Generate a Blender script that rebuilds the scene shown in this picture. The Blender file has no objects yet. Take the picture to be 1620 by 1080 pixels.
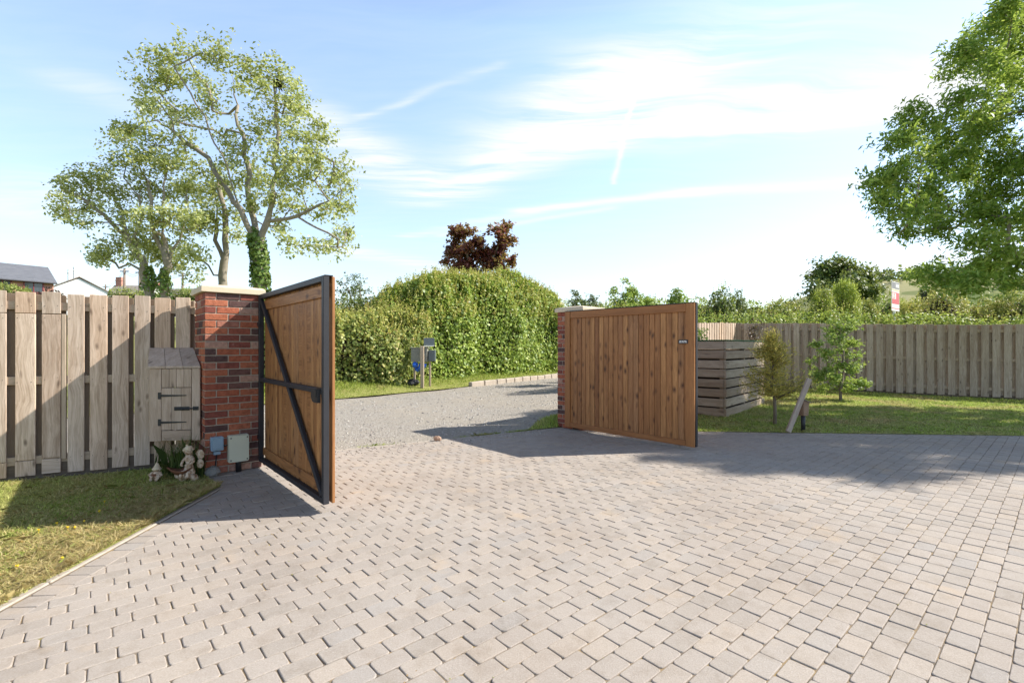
import bpy, math, random
import numpy as np
from mathutils import Vector, Matrix
from mathutils.geometry import delaunay_2d_cdt

random.seed(7)
RNG = np.random.default_rng(11)
SC = bpy.context.scene
COL = SC.collection
R = math.radians
H, F, HY = 1.37, 765.0, 548.0          # eye height, focal length and horizon row of the photograph


def G(px, py, z=0.0):
    """ground point (height z) seen at a photo pixel"""
    d = (H - z) * F / (py - HY)
    return ((px - 810) / F * d, d)


def AT(px, py, Y):
    return np.array([(px - 810) / F * Y, Y, H + (HY - py) / F * Y])


def sm(a, b, x):
    t = np.clip((x - a) / (b - a), 0, 1)
    return t * t * (3 - 2 * t)


def T(x, y):
    """terrain height"""
    x = np.asarray(x, float); y = np.asarray(y, float)
    z = 3.5 * sm(15, 50, -.6 * x + .8 * y)
    z = z + .17 * np.exp(-(((x - 7) / 4.5) ** 2 + ((y - 15.5) / 3.5) ** 2))
    z = z + 40 * np.exp(-(((x - 330) / 130) ** 2 + ((y - 330) / 110) ** 2))
    z = z + 18 * np.exp(-(((x - 230) / 70) ** 2 + ((y - 360) / 90) ** 2))
    return z


# ------------------------------------------------------------------ objects
def tag(o, label=None, cat=None, group=None, kind=None):
    if label: o['label'] = label
    if cat: o['category'] = cat
    if group: o['group'] = group
    if kind: o['kind'] = kind
    return o


def empty(name, loc, rz=0, label=None, cat=None, group=None):
    o = bpy.data.objects.new(name, None)
    COL.objects.link(o)
    o.location = loc
    o.rotation_euler = (0, 0, rz)
    o.empty_display_size = .1
    return tag(o, label, cat, group)


def par(o, p):
    """parent o (built in world coordinates) to p, staying where it is"""
    def world(q):
        b = Matrix.LocRotScale(q.location, q.rotation_euler, None)
        return b if q.parent is None else world(q.parent) @ q.matrix_parent_inverse @ b
    o.parent = p
    o.matrix_parent_inverse = world(p).inverted()
    return o


# chamfered box topology
_C = [(sx, sy, sz) for sx in (-1, 1) for sy in (-1, 1) for sz in (-1, 1)]


def _topo():
    idx = lambda c, k: _C.index(c) * 3 + k
    V = []
    for c in _C:
        for k in range(3):
            V.append([c[i] * (1 if i == k else .9) for i in range(3)])
    V = np.array(V)
    fs = []
    for k in range(3):
        a, b = [i for i in range(3) if i != k]
        for s in (-1, 1):
            q = []
            for sa, sb in ((-1, -1), (1, -1), (1, 1), (-1, 1)):
                c = [0, 0, 0]; c[k] = s; c[a] = sa; c[b] = sb
                q.append(idx(tuple(c), k))
            fs.append(q)
    for m in range(3):
        p, q = [i for i in range(3) if i != m]
        for sp in (-1, 1):
            for sq in (-1, 1):
                c1 = [0, 0, 0]; c1[m] = -1; c1[p] = sp; c1[q] = sq
                c2 = list(c1); c2[m] = 1
                c1, c2 = tuple(c1), tuple(c2)
                fs.append([idx(c1, p), idx(c2, p), idx(c2, q), idx(c1, q)])
    for c in _C:
        fs.append([idx(c, 0), idx(c, 1), idx(c, 2)])
    out = []
    for f in fs:
        n = np.cross(V[f[1]] - V[f[0]], V[f[2]] - V[f[0]])
        out.append(f if np.dot(n, V[f].mean(0)) > 0 else f[::-1])
    return out


TOPO = _topo()
X3, Y3, Z3 = np.array([1., 0, 0]), np.array([0, 1., 0]), np.array([0, 0, 1.])


class MB:
    def __init__(s):
        s.v = []; s.f = []; s.l = []; s.m = []

    def add(s, v, f, m=0, loc=None):
        b = len(s.v)
        s.v += [tuple(map(float, p)) for p in v]
        s.f += [[i + b for i in q] for q in f]
        s.m += [m] * len(f)
        s.l += [tuple(map(float, p)) for p in (v if loc is None else loc)]
        return s

    def box(s, c, half, ux=X3, uy=Y3, uz=Z3, e=.004, m=0, jit=0):
        """chamfered box; 'loc' runs along its longest axis for wood grain"""
        h = np.array(half, float)
        e = min(e, .45 * h.min())
        L = np.array([[q[i] * (h[i] if i == k else h[i] - e) for i in range(3)] for q in _C for k in range(3)])
        ux, uy, uz = (np.asarray(a, float) for a in (ux, uy, uz))
        P = np.asarray(c, float) + L[:, :1] * ux + L[:, 1:2] * uy + L[:, 2:] * uz
        if jit:
            k = RNG.normal(0, jit, (8, 3)).repeat(3, 0)
            P = P + k
        o = np.argsort(-h)
        s.add(P, TOPO, m, L[:, o] + RNG.uniform(0, 60, 3))
        return s

    def bar(s, a, b, w, t, up=Z3, e=.003, m=0):
        """box from a to b: w across 'up', t along it"""
        a = np.asarray(a, float); b = np.asarray(b, float)
        d = b - a; L = np.linalg.norm(d); d = d / L
        side = np.cross(up, d); side /= np.linalg.norm(side)
        u = np.cross(d, side)
        return s.box((a + b) / 2, (L / 2, w / 2, t / 2), d, side, u, e, m)

    def tube(s, pts, rad, n=8, m=0, cap=True):
        pts = np.asarray(pts, float)
        rad = np.full(len(pts), rad) if np.isscalar(rad) else np.asarray(rad)
        d = np.gradient(pts, axis=0)
        d /= np.linalg.norm(d, axis=1)[:, None] + 1e-9
        ref = X3 if abs(d[0][0]) < .8 else Y3
        V = []; lo = []
        ang = np.arange(n) / n * 2 * math.pi
        acc = 0
        for i in range(len(pts)):
            a = np.cross(d[i], ref); a /= np.linalg.norm(a) + 1e-9
            b = np.cross(d[i], a)
            ref = np.cross(a, d[i])
            if i: acc += np.linalg.norm(pts[i] - pts[i - 1])
            for t in ang:
                V.append(pts[i] + rad[i] * (math.cos(t) * a + math.sin(t) * b))
                lo.append((acc, math.cos(t) * rad[i], math.sin(t) * rad[i]))
        fs = []
        for i in range(len(pts) - 1):
            for j in range(n):
                k = (j + 1) % n
                fs.append([i * n + j, i * n + k, (i + 1) * n + k, (i + 1) * n + j])
        if cap:
            fs.append(list(range(n))[::-1]); fs.append([(len(pts) - 1) * n + j for j in range(n)])
        return s.add(V, fs, m, lo)

    def lathe(s, prof, c, n=16, m=0, sx=1, sy=1, rot=None, noise=0):
        V = []; c = np.asarray(c, float)
        for r, z in prof:
            for j in range(n):
                t = j / n * 2 * math.pi
                q = np.array([r * math.cos(t) * sx, r * math.sin(t) * sy, z])
                if noise: q = q * (1 + RNG.normal(0, noise))
                if rot is not None: q = np.array(rot @ Vector(q))
                V.append(c + q)
        fs = []
        for i in range(len(prof) - 1):
            for j in range(n):
                k = (j + 1) % n
                fs.append([i * n + j, i * n + k, (i + 1) * n + k, (i + 1) * n + j])
        fs.append(list(range(n))[::-1]); fs.append([(len(prof) - 1) * n + j for j in range(n)])
        return s.add(V, fs, m)

    def ball(s, c, r, n=12, k=8, m=0, noise=0, rot=None):
        r = (r, r, r) if np.isscalar(r) else r
        prof = [(math.sin(math.pi * (i + .02) / (k + .04)) * r[0], -math.cos(math.pi * (i + .02) / (k + .04)) * r[2]) for i in range(k + 1)]
        return s.lathe(prof, c, n, m, 1, r[1] / r[0], rot, noise)

    def prism(s, poly, a, b, m=0):
        """polygon given as function-free list of 3D points a-side, extruded by vector b"""
        n = len(poly)
        P = [np.asarray(p, float) for p in poly]
        V = P + [p + np.asarray(b, float) for p in P]
        fs = [list(range(n))[::-1], [n + i for i in range(n)]]
        for i in range(n):
            k = (i + 1) % n
            fs.append([i, k, n + k, n + i])
        return s.add(V, fs, m)

    def build(s, name, mats, parent=None, smooth=False, kind=None):
        if not isinstance(mats, (list, tuple)): mats = [mats]
        me = bpy.data.meshes.new(name)
        me.from_pydata(s.v, [], s.f)
        for m in mats: me.materials.append(m)
        if any(s.m): me.polygons.foreach_set('material_index', s.m)
        at = me.attributes.new('loc', 'FLOAT_VECTOR', 'POINT')
        at.data.foreach_set('vector', np.array(s.l, np.float32).ravel())
        if smooth: me.polygons.foreach_set('use_smooth', [True] * len(s.f))
        me.update()
        o = bpy.data.objects.new(name, me)
        COL.objects.link(o)
        if parent is not None: par(o, parent)
        if kind: o['kind'] = kind
        return o


def np_mesh(name, V, k, mats, parent=None, kind=None, F_=None, smooth=False):
    """mesh of n faces with k own vertices each"""
    V = np.asarray(V, np.float32).reshape(-1, 3)
    me = bpy.data.meshes.new(name)
    n = len(V) // k
    me.vertices.add(len(V)); me.vertices.foreach_set('co', V.ravel())
    me.loops.add(n * k); me.loops.foreach_set('vertex_index', np.arange(n * k, dtype=np.int32))
    me.polygons.add(n)
    me.polygons.foreach_set('loop_start', np.arange(0, n * k, k, dtype=np.int32))
    me.polygons.foreach_set('loop_total', np.full(n, k, np.int32))
    for m in (mats if isinstance(mats, (list, tuple)) else [mats]): me.materials.append(m)
    me.update(calc_edges=True)
    o = bpy.data.objects.new(name, me)
    COL.objects.link(o)
    if parent is not None: par(o, parent)
    if kind: o['kind'] = kind
    return o


def unit(a):
    return a / (np.linalg.norm(a, axis=-1, keepdims=True) + 1e-9)


def leaf_verts(P, N, size, aspect=.6, spread=.8, axis=None, aj=.6):
    """one four-cornered leaf per point"""
    n = len(P)
    N = unit(np.asarray(N) + RNG.normal(0, spread, (n, 3)))
    t = RNG.normal(0, 1, (n, 3))
    if axis is not None: t = np.asarray(axis) + RNG.normal(0, aj, (n, 3))
    t = unit(t - (t * N).sum(1, keepdims=True) * N)
    b = np.cross(N, t)
    L = (size * RNG.uniform(.6, 1.3, n))[:, None]
    w = L * aspect * .5
    fold = N * L * .10
    V = np.stack([P - t * L * .5, P + b * w + t * L * .05 + fold, P + t * L * .5, P - b * w + t * L * .05 + fold], 1)
    return V


def in_poly(x, y, poly):
    r = np.zeros(len(x), bool)
    n = len(poly)
    for i in range(n):
        x1, y1 = poly[i]; x2, y2 = poly[(i + 1) % n]
        c = ((y1 > y) != (y2 > y)) & (x < (x2 - x1) * (y - y1) / ((y2 - y1) if y2 != y1 else 1e-9) + x1)
        r ^= c
    return r


def sample_poly(poly, n):
    p = np.array(poly)
    lo, hi = p.min(0), p.max(0)
    out = np.zeros((0, 2))
    while len(out) < n:
        q = RNG.uniform(lo, hi, (n * 2, 2))
        out = np.concatenate([out, q[in_poly(q[:, 0], q[:, 1], poly)]])
    return out[:n]


def sheet(name, poly, zf, step, mat, kind='structure'):
    p = np.array(poly, float)
    lo, hi = p.min(0), p.max(0)
    gx, gy = np.meshgrid(np.arange(lo[0], hi[0], step), np.arange(lo[1], hi[1], step))
    q = np.stack([gx.ravel(), gy.ravel()], 1) + RNG.uniform(-.2, .2, (gx.size, 2)) * step
    q = q[in_poly(q[:, 0], q[:, 1], poly)]
    b = []
    for i in range(len(p)):
        a, c = p[i], p[(i + 1) % len(p)]
        k = max(1, int(np.linalg.norm(c - a) / step))
        b += [a + (c - a) * j / k for j in range(k)]
    nb = len(b)
    vs = [Vector(v) for v in b] + [Vector(v) for v in q]
    ed = [(i, (i + 1) % nb) for i in range(nb)]
    V, _, Fs, *_r = delaunay_2d_cdt(vs, ed, [], 1, 1e-5)
    A = np.array([tuple(v) for v in V])
    Z = zf(A[:, 0], A[:, 1])
    me = bpy.data.meshes.new(name)
    fs = []
    for f in Fs:
        a, b2, c = A[f[0]], A[f[1]], A[f[2]]
        cr = (b2[0] - a[0]) * (c[1] - a[1]) - (b2[1] - a[1]) * (c[0] - a[0])
        fs.append(f if cr > 0 else f[::-1])
    me.from_pydata([(x, y, z) for (x, y), z in zip(A, Z)], [], fs)
    me.materials.append(mat)
    me.polygons.foreach_set('use_smooth', [True] * len(fs))
    o = bpy.data.objects.new(name, me)
    COL.objects.link(o)
    o['kind'] = kind
    return o


# ------------------------------------------------------------------ materials
class NG:
    def __init__(s, nt): s.nt = nt

    def n(s, t, props=None, **inp):
        nd = s.nt.nodes.new('ShaderNode' + t)
        for k, v in (props or {}).items(): setattr(nd, k, v)
        for k, v in inp.items():
            k2 = k.replace('_', ' ')
            s.set(nd.inputs[k2], v)
        return nd

    def set(s, sock, v):
        if isinstance(v, bpy.types.NodeSocket): s.nt.links.new(v, sock)
        elif isinstance(v, (tuple, list)) and len(v) == 3 and sock.type == 'RGBA': sock.default_value = (*v, 1)
        else: sock.default_value = v

    def m(s, op, a, b=None, c=None, clamp=False):
        nd = s.nt.nodes.new('ShaderNodeMath'); nd.operation = op; nd.use_clamp = clamp
        for i, v in enumerate((a, b, c)):
            if v is not None: s.set(nd.inputs[i], v)
        return nd.outputs[0]

    def vm(s, op, a, b=None, out=0):
        nd = s.nt.nodes.new('ShaderNodeVectorMath'); nd.operation = op
        s.set(nd.inputs[0], a)
        if b is not None:
            if op == 'SCALE': s.set(nd.inputs['Scale'], b)
            else: s.set(nd.inputs[1], b)
        return nd.outputs['Value'] if op in ('DOT_PRODUCT', 'LENGTH', 'DISTANCE') else nd.outputs[0]

    def mix(s, f, a, b, mode='MIX'):
        nd = s.nt.nodes.new('ShaderNodeMix'); nd.data_type = 'RGBA'; nd.blend_type = mode
        s.set(nd.inputs[0], f); s.set(nd.inputs[6], a); s.set(nd.inputs[7], b)
        return nd.outputs[2]

    def ramp(s, f, stops, interp='LINEAR'):
        nd = s.nt.nodes.new('ShaderNodeValToRGB')
        cr = nd.color_ramp; cr.interpolation = interp
        while len(cr.elements) < len(stops): cr.elements.new(.5)
        for e, (p, c) in zip(cr.elements, stops):
            e.position = p
            e.color = (c, c, c, 1) if np.isscalar(c) else (*c, 1)
        s.set(nd.inputs[0], f)
        return nd.outputs[0]

    def noise(s, v, scale, detail=4, rough=.55, out='Fac'):
        nd = s.n('TexNoise', Vector=v, Scale=scale, Detail=detail, Roughness=rough)
        return nd.outputs[0 if out == 'Fac' else 1]


def material(name, rough=.8, spec=.3, metal=0):
    m = bpy.data.materials.new(name)
    m.use_nodes = True
    g = NG(m.node_tree)
    b = m.node_tree.nodes['Principled BSDF']
    b.inputs['Roughness'].default_value = rough
    b.inputs['Specular IOR Level'].default_value = spec
    b.inputs['Metallic'].default_value = metal
    return m, g, b


def bump(g, b, h, strength=.4, dist=.01):
    nd = g.n('Bump', Height=h, Strength=strength, Distance=dist)
    g.set(b.inputs['Normal'], nd.outputs[0])


def plain(name, col, rough=.6, var=.12, scale=25, spec=.4, metal=0, bmp=.15):
    m, g, b = material(name, rough, spec, metal)
    pos = g.n('NewGeometry').outputs['Position']
    f = g.noise(pos, scale, 5)
    g.set(b.inputs['Base Color'], g.mix(f, tuple(c * (1 - var) for c in col), tuple(min(1, c * (1 + var)) for c in col)))
    if bmp: bump(g, b, g.noise(pos, scale * 6, 3), bmp, .004)
    return m


def wood(name, cols, rough=.75, knot=.5, knotcol=(.06, .045, .03), grain=.5, spec=.25, greyer=None, ks=(3.2, 9, 9), kr=(.05, .11, .20)):
    m, g, b = material(name, rough, spec)
    loc = g.n('Attribute', {'attribute_name': 'loc'}).outputs['Vector']
    rnd = g.n('NewGeometry').outputs['Random Per Island']
    base = g.ramp(rnd, cols)
    wob = g.vm('SCALE', g.noise(loc, 2.2, 2, out='Color'), .10)
    lw = g.vm('ADD', loc, wob)
    fine = g.noise(g.vm('MULTIPLY', lw, (2.5, 75, 75)), 1.0, 5, .65)
    band = g.noise(g.vm('MULTIPLY', lw, (.8, 16, 16)), 1.0, 3, .5)
    c = g.mix(g.m('MULTIPLY', g.ramp(fine, [(.30, 1), (.62, 0)]), grain), base, g.mix(1, base, (.50, .45, .40), 'MULTIPLY'))
    c = g.mix(g.m('MULTIPLY', g.ramp(band, [(.35, 1), (.6, 0)]), grain * .8), c, g.mix(1, c, (.62, .56, .5), 'MULTIPLY'))
    vo = g.n('TexVoronoi', Vector=g.vm('MULTIPLY', lw, ks), Scale=1.0).outputs['Distance']
    kn = g.ramp(vo, [(kr[0], 1), (kr[1], .55), (kr[2], 0)])
    c = g.mix(g.m('MULTIPLY', kn, knot), c, knotcol)
    pos = g.n('NewGeometry').outputs['Position']
    big = g.noise(pos, 1.7, 4)
    c = g.mix(g.m('MULTIPLY', g.ramp(big, [(.4, 0), (.7, 1)]), .35), c, g.mix(1, c, greyer or (.78, .73, .68), 'MULTIPLY'))
    g.set(b.inputs['Base Color'], c)
    bump(g, b, g.m('ADD', fine, g.m('MULTIPLY', band, .6)), .35, .004)
    return m


def leafy(name, cols, trans=.35, rough=.55, patch=None, patch_scale=1.0, spec=.35):
    m, g, b = material(name, rough, spec)
    geo = g.n('NewGeometry')
    c = g.ramp(geo.outputs['Random Per Island'], cols)
    if patch:
        f = g.ramp(g.noise(geo.outputs['Position'], patch_scale, 3), [(.42, 0), (.62, 1)])
        c = g.mix(g.m('MULTIPLY', f, .4), c, patch)
    g.set(b.inputs['Base Color'], c)
    tr = g.n('BsdfTranslucent')
    g.set(tr.inputs['Color'], g.mix(.35, c, (.55, .6, .1), 'MIX'))
    mx = g.n('MixShader', Fac=trans)
    out = m.node_tree.nodes['Material Output']
    m.node_tree.links.new(b.outputs[0], mx.inputs[1])
    m.node_tree.links.new(tr.outputs[0], mx.inputs[2])
    m.node_tree.links.new(mx.outputs[0], out.inputs['Surface'])
    return m


M = {}
# concrete block paving
m, g, b = material('paver', .85, .25)
geo = g.n('NewGeometry'); pos = geo.outputs['Position']
c = g.ramp(geo.outputs['Random Per Island'], [(0, (.37, .328, .285)), (.3, (.425, .374, .325)), (.55, (.40, .354, .31)), (.8, (.44, .38, .32)), (1, (.38, .347, .315))])
c = g.mix(g.ramp(g.noise(pos, 130, 3, .7), [(.35, .5), (.7, 0)]), c, g.mix(1, c, (.62, .59, .55), 'MULTIPLY'))
c = g.mix(g.ramp(g.noise(pos, 9, 4), [(.5, 0), (.75, .5)]), c, g.mix(1, c, (.72, .68, .62), 'MULTIPLY'))
c = g.mix(g.ramp(g.noise(pos, .8, 4), [(.42, 0), (.7, .6)]), c, g.mix(1, c, (.80, .76, .73), 'MULTIPLY'))
c = g.mix(g.ramp(g.noise(pos, 3.1, 5, .7), [(.60, 0), (.72, .55)]), c, g.mix(1, c, (.66, .62, .56), 'MULTIPLY'))
c = g.mix(g.ramp(g.noise(g.vm('ADD', pos, (7, 3, 0)), 2.2, 3, .6), [(.62, 0), (.74, .35)]), c, (.50, .36, .22))
c = g.mix(g.ramp(g.noise(pos, 220, 1), [(.70, 0), (.74, .6)]), c, (.56, .50, .44))
g.set(b.inputs['Base Color'], c)
bump(g, b, g.m('ADD', g.noise(pos, 170, 4, .7), g.m('MULTIPLY', g.noise(pos, 30, 3), .8)), .45, .006)
M['paver'] = m
# jointing
m, g, b = material('joint_sand', .95, .1)
pos = g.n('NewGeometry').outputs['Position']
c = g.ramp(g.noise(pos, 6, 5, .7), [(.35, (.13, .11, .085)), (.5, (.22, .18, .14)), (.62, (.32, .235, .13)), (.76, (.22, .23, .08))])
g.set(b.inputs['Base Color'], c)
bump(g, b, g.noise(pos, 200, 3), .6, .01)
M['joint'] = m
# gravel track
m, g, b = material('gravel', .95, .2)
pos = g.n('NewGeometry').outputs['Position']
vo = g.n('TexVoronoi', Vector=pos, Scale=42.0)
vo2 = g.n('TexVoronoi', Vector=pos, Scale=95.0)
cell = g.n('SeparateColor', Color=vo.outputs['Color']).outputs[0]
cell2 = g.n('SeparateColor', Color=vo2.outputs['Color']).outputs[1]
c = g.ramp(cell, [(0, (.25, .225, .19)), (.5, (.40, .36, .305)), (1, (.55, .51, .45))])
c = g.mix(.45, c, g.ramp(cell2, [(0, (.21, .185, .155)), (1, (.52, .475, .41))]))
fines = g.ramp(g.noise(pos, .55, 5, .6), [(.40, 0), (.62, .8)])
c = g.mix(fines, c, g.ramp(g.noise(pos, 60, 4, .7), [(.3, (.33, .285, .23)), (.7, (.49, .435, .355))]))
g.set(b.inputs['Base Color'], c)
bump(g, b, g.m('ADD', vo.outputs['Distance'], g.m('MULTIPLY', vo2.outputs['Distance'], .6)), .8, .03)
M['gravel'] = m
m, g, b = material('gravel_stone', .9, .25)
g.set(b.inputs['Base Color'], g.ramp(g.n('NewGeometry').outputs['Random Per Island'], [(0, (.22, .205, .18)), (.6, (.42, .39, .345)), (1, (.52, .485, .43))]))
M['gravel_stone'] = m
# soils and far land
m, g, b = material('lawn_soil', .95, .1)
pos = g.n('NewGeometry').outputs['Position']
c = g.ramp(g.noise(pos, 14, 5, .7), [(.3, (.19, .21, .06)), (.55, (.29, .29, .09)), (.75, (.44, .37, .17))])
g.set(b.inputs['Base Color'], c)
bump(g, b, g.noise(pos, 90, 4), .8, .02)
M['lawn_soil'] = m
m, g, b = material('farmland', .95, .1)
pos = g.n('NewGeometry').outputs['Position']
fv = g.n('TexVoronoi', Vector=pos, Scale=.014)
fc = g.n('SeparateColor', Color=fv.outputs['Color']).outputs[0]
c = g.ramp(fc, [(0, (.10, .15, .035)), (.45, (.16, .20, .06)), (.7, (.33, .32, .15)), (1, (.42, .38, .2))])
c = g.mix(g.noise(pos, .5, 6, .7), c, g.mix(1, c, (.55, .6, .5), 'MULTIPLY'))
g.set(b.inputs['Base Color'], c)
M['farmland'] = m


def grass_mat(name, greens, dry, ds, lo, hi):
    m, g, b = material(name, .6, .25)
    geo = g.n('NewGeometry')
    c = g.ramp(geo.outputs['Random Per Island'], greens)
    d = g.ramp(geo.outputs['Random Per Island'], dry)
    f = g.ramp(g.noise(geo.outputs['Position'], ds, 4, .6), [(lo, 0), (hi, 1)])
    c = g.mix(f, c, d)
    g.set(b.inputs['Base Color'], c)
    tr = g.n('BsdfTranslucent', Color=c)
    mx = g.n('MixShader', Fac=.42)
    l = m.node_tree.links
    l.new(b.outputs[0], mx.inputs[1]); l.new(tr.outputs[0], mx.inputs[2])
    l.new(mx.outputs[0], m.node_tree.nodes['Material Output'].inputs['Surface'])
    return m


GREENS = [(0, (.24, .35, .055)), (.5, (.38, .49, .09)), (1, (.54, .60, .18))]
DRY = [(0, (.48, .38, .17)), (.5, (.62, .50, .24)), (.8, (.68, .57, .31)), (1, (.38, .38, .12))]
M['grass'] = grass_mat('lawn_grass', GREENS, DRY, 1.1, .46, .64)
M['grass_left'] = grass_mat('patchy_lawn_grass', GREENS, DRY, 1.0, .43, .60)
M['grass_dry'] = grass_mat('dry_grass', [(0, (.42, .38, .12)), (.5, (.60, .49, .21)), (1, (.70, .58, .32))], DRY, 2, .35, .55)
M['grass_lush'] = grass_mat('verge_grass', [(0, (.20, .28, .04)), (.5, (.32, .40, .07)), (1, (.46, .50, .14))], DRY, .9, .60, .75)
M['tall_grass'] = grass_mat('tall_grass', [(0, (.05, .09, .02)), (.6, (.10, .16, .035)), (.92, (.16, .2, .06)), (1, (.4, .35, .18))], DRY, .9, .8, .95)

M['fence'] = wood('weathered_fence_wood', [(0, (.56, .425, .325)), (.25, (.69, .55, .435)), (.5, (.63, .51, .41)), (.75, (.74, .59, .46)), (1, (.63, .45, .32))], .85, .75, (.12, .08, .055), .75, ks=(3.6, 10, 10), kr=(.06, .12, .19))
M['fence_dull'] = wood('older_fence_wood', [(0, (.41, .325, .255)), (.3, (.53, .435, .35)), (.6, (.46, .37, .29)), (1, (.62, .52, .42))], .88, .7, (.07, .05, .035), .7, ks=(3.6, 10, 10), kr=(.06, .12, .19))
M['fence_back_shade'] = wood('shaded_back_boards', [(0, (.20, .145, .10)), (.5, (.26, .195, .14)), (1, (.30, .22, .155))], .9, .5, (.08, .055, .04), .4)  # fence wood coloured darker, so the shade in the gaps is painted in
M['rail'] = wood('rail_wood', [(0, (.46, .36, .265)), (1, (.52, .41, .305))], .85, .4, (.1, .07, .05), .4)
M['gravel_board'] = wood('gravel_board_wood', [(0, (.16, .125, .095)), (1, (.21, .165, .125))], .9, .3, (.06, .045, .03), .5)
M['gate'] = wood('stained_gate_wood', [(0, (.32, .135, .048)), (.2, (.47, .225, .08)), (.4, (.37, .16, .056)), (.6, (.54, .27, .10)), (.8, (.38, .17, .062)), (1, (.45, .235, .105))], .55, .95, (.075, .028, .012), .8, .35, ks=(5, 9, 9), kr=(.08, .17, .33))
M['gate_rail'] = wood('stained_rail_wood', [(0, (.35, .15, .052)), (1, (.42, .19, .065))], .6, .4, (.08, .035, .015), .5, .35)
M['box_wood'] = wood('box_wood', [(0, (.47, .36, .275)), (.5, (.58, .455, .355)), (1, (.52, .42, .335))], .85, .6, (.08, .055, .04), .5)
M['crate'] = wood('sleeper_wood', [(0, (.40, .31, .225)), (.5, (.48, .39, .29)), (1, (.54, .45, .35))], .88, .6, (.08, .055, .035), .55, ks=(2, 6, 6))
M['plank'] = wood('plank_wood', [(0, (.46, .385, .31)), (1, (.52, .43, .35))], .88, .7, (.08, .06, .045), .5, ks=(5, 9, 9))
M['bark'] = plain('bark', (.20, .165, .125), .9, .45, 6, .1, 0, .8)
M['bark_grey'] = plain('grey_bark', (.27, .235, .185), .9, .4, 5, .1, 0, .8)
M['shade_core_twigs'] = plain('dark_core_and_twigs', (.055, .045, .03), .95, .4, 8, .1)  # near-black brown paints the shade inside hedges; the nest's twigs share it
M['steel'] = plain('painted_steel', (.028, .028, .032), .5, .3, 12, .35, .0, .08)
M['iron'] = plain('black_iron', (.018, .018, .02), .5, .3, 40, .5)
M['plastic_cream'] = plain('cream_plastic', (.58, .59, .46), .4, .05, 9, .5, 0, .02)
M['plastic_blue'] = plain('blue_grey_plastic', (.24, .35, .44), .35, .08, 12, .5, 0, .02)
M['rubber'] = plain('black_conduit', (.015, .015, .017), .5, .2, 20, .4)
M['stone_cap'] = plain('cast_stone', (.60, .50, .36), .85, .14, 7, .2, 0, .4)
M['edging'] = plain('concrete_edging', (.38, .335, .28), .9, .3, 14, .2, 0, .5)
M['kerb'] = plain('kerb_stone', (.42, .36, .29), .9, .3, 5, .2, 0, .6)
M['rock'] = plain('rock', (.22, .21, .19), .9, .4, 14, .2, 0, .8)
M['statue'] = None
m, g, b = material('weathered_resin', .75, .25)
pos = g.n('NewGeometry').outputs['Position']
c = g.ramp(g.noise(pos, 28, 5, .65), [(.36, (.20, .11, .055)), (.47, (.45, .32, .21)), (.58, (.62, .50, .38)), (.8, (.70, .60, .47))])
g.set(b.inputs['Base Color'], c); bump(g, b, g.noise(pos, 90, 4), .5, .006)
M['statue'] = m
M['statue_brown'] = plain('brown_resin', (.17, .075, .04), .7, .5, 30, .25, 0, .4)
M['statue_hat'] = plain('hat_resin', (.62, .50, .34), .75, .3, 30, .25, 0, .4)
# brick
m, g, b = material('clay_brick', .88, .2)
geo = g.n('NewGeometry'); pos = geo.outputs['Position']
c = g.ramp(geo.outputs['Random Per Island'], [(0, (.40, .125, .068)), (.16, (.31, .095, .06)), (.32, (.45, .155, .085)), (.46, (.25, .08, .058)), (.58, (.38, .16, .11)), (.70, (.12, .068, .06)), (.79, (.42, .14, .075)), (.88, (.46, .27, .20)), (.94, (.17, .085, .07))], 'CONSTANT')
c = g.mix(g.ramp(g.noise(pos, 26, 5, .7), [(.35, .7), (.6, 0)]), c, g.mix(1, c, (.45, .42, .42), 'MULTIPLY'))
c = g.mix(g.ramp(g.noise(pos, 9, 5, .7), [(.63, 0), (.76, .55)]), c, (.56, .42, .36))
g.set(b.inputs['Base Color'], c); bump(g, b, g.noise(pos, 110, 4), .5, .008)
M['brick'] = m
M['mortar'] = plain('mortar', (.40, .34, .27), .95, .25, 30, .1, 0, .5)

M['leaf_hedge'] = leafy('hedge_leaf', [(0, (.10, .17, .03)), (.4, (.22, .33, .055)), (.75, (.40, .50, .10)), (1, (.62, .66, .22))], 0.33, .45, (.34, .46, .08), .8)
M['leaf_light'] = leafy('light_hedge_leaf', [(0, (.13, .19, .045)), (.5, (.27, .33, .08)), (.85, (.44, .46, .13)), (1, (.54, .44, .18))], 0.3, .5)
M['leaf_dark'] = leafy('dark_hedge_leaf', [(0, (.06, .10, .028)), (.6, (.11, .165, .04)), (1, (.2, .24, .065))], .25, .5)
M['leaf_yellow'] = leafy('yellow_hedge_leaf', [(0, (.30, .33, .07)), (.5, (.46, .46, .12)), (.85, (.56, .52, .17)), (1, (.58, .38, .16))], .35, .5)
M['leaf_lime'] = leafy('lime_leaf', [(0, (.26, .36, .05)), (.6, (.42, .50, .09)), (1, (.54, .57, .16))], .4, .5)
M['leaf_tree'] = leafy('maple_tree_leaf', [(0, (.20, .25, .07)), (.35, (.34, .39, .12)), (.7, (.50, .53, .22)), (1, (.66, .67, .40))], 0.4, .45)
M['leaf_ash'] = leafy('ash_leaf', [(0, (.11, .22, .03)), (.5, (.23, .38, .06)), (.85, (.38, .51, .10)), (1, (.52, .60, .18))], 0.5, .45)
M['leaf_oak'] = leafy('oak_leaf', [(0, (.06, .10, .028)), (.6, (.11, .165, .045)), (1, (.18, .23, .07))], .25, .5)
M['leaf_copper'] = leafy('copper_leaf', [(0, (.09, .024, .034)), (.5, (.17, .042, .05)), (.85, (.29, .08, .06)), (1, (.40, .14, .085))], 0.4, .4)
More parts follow.
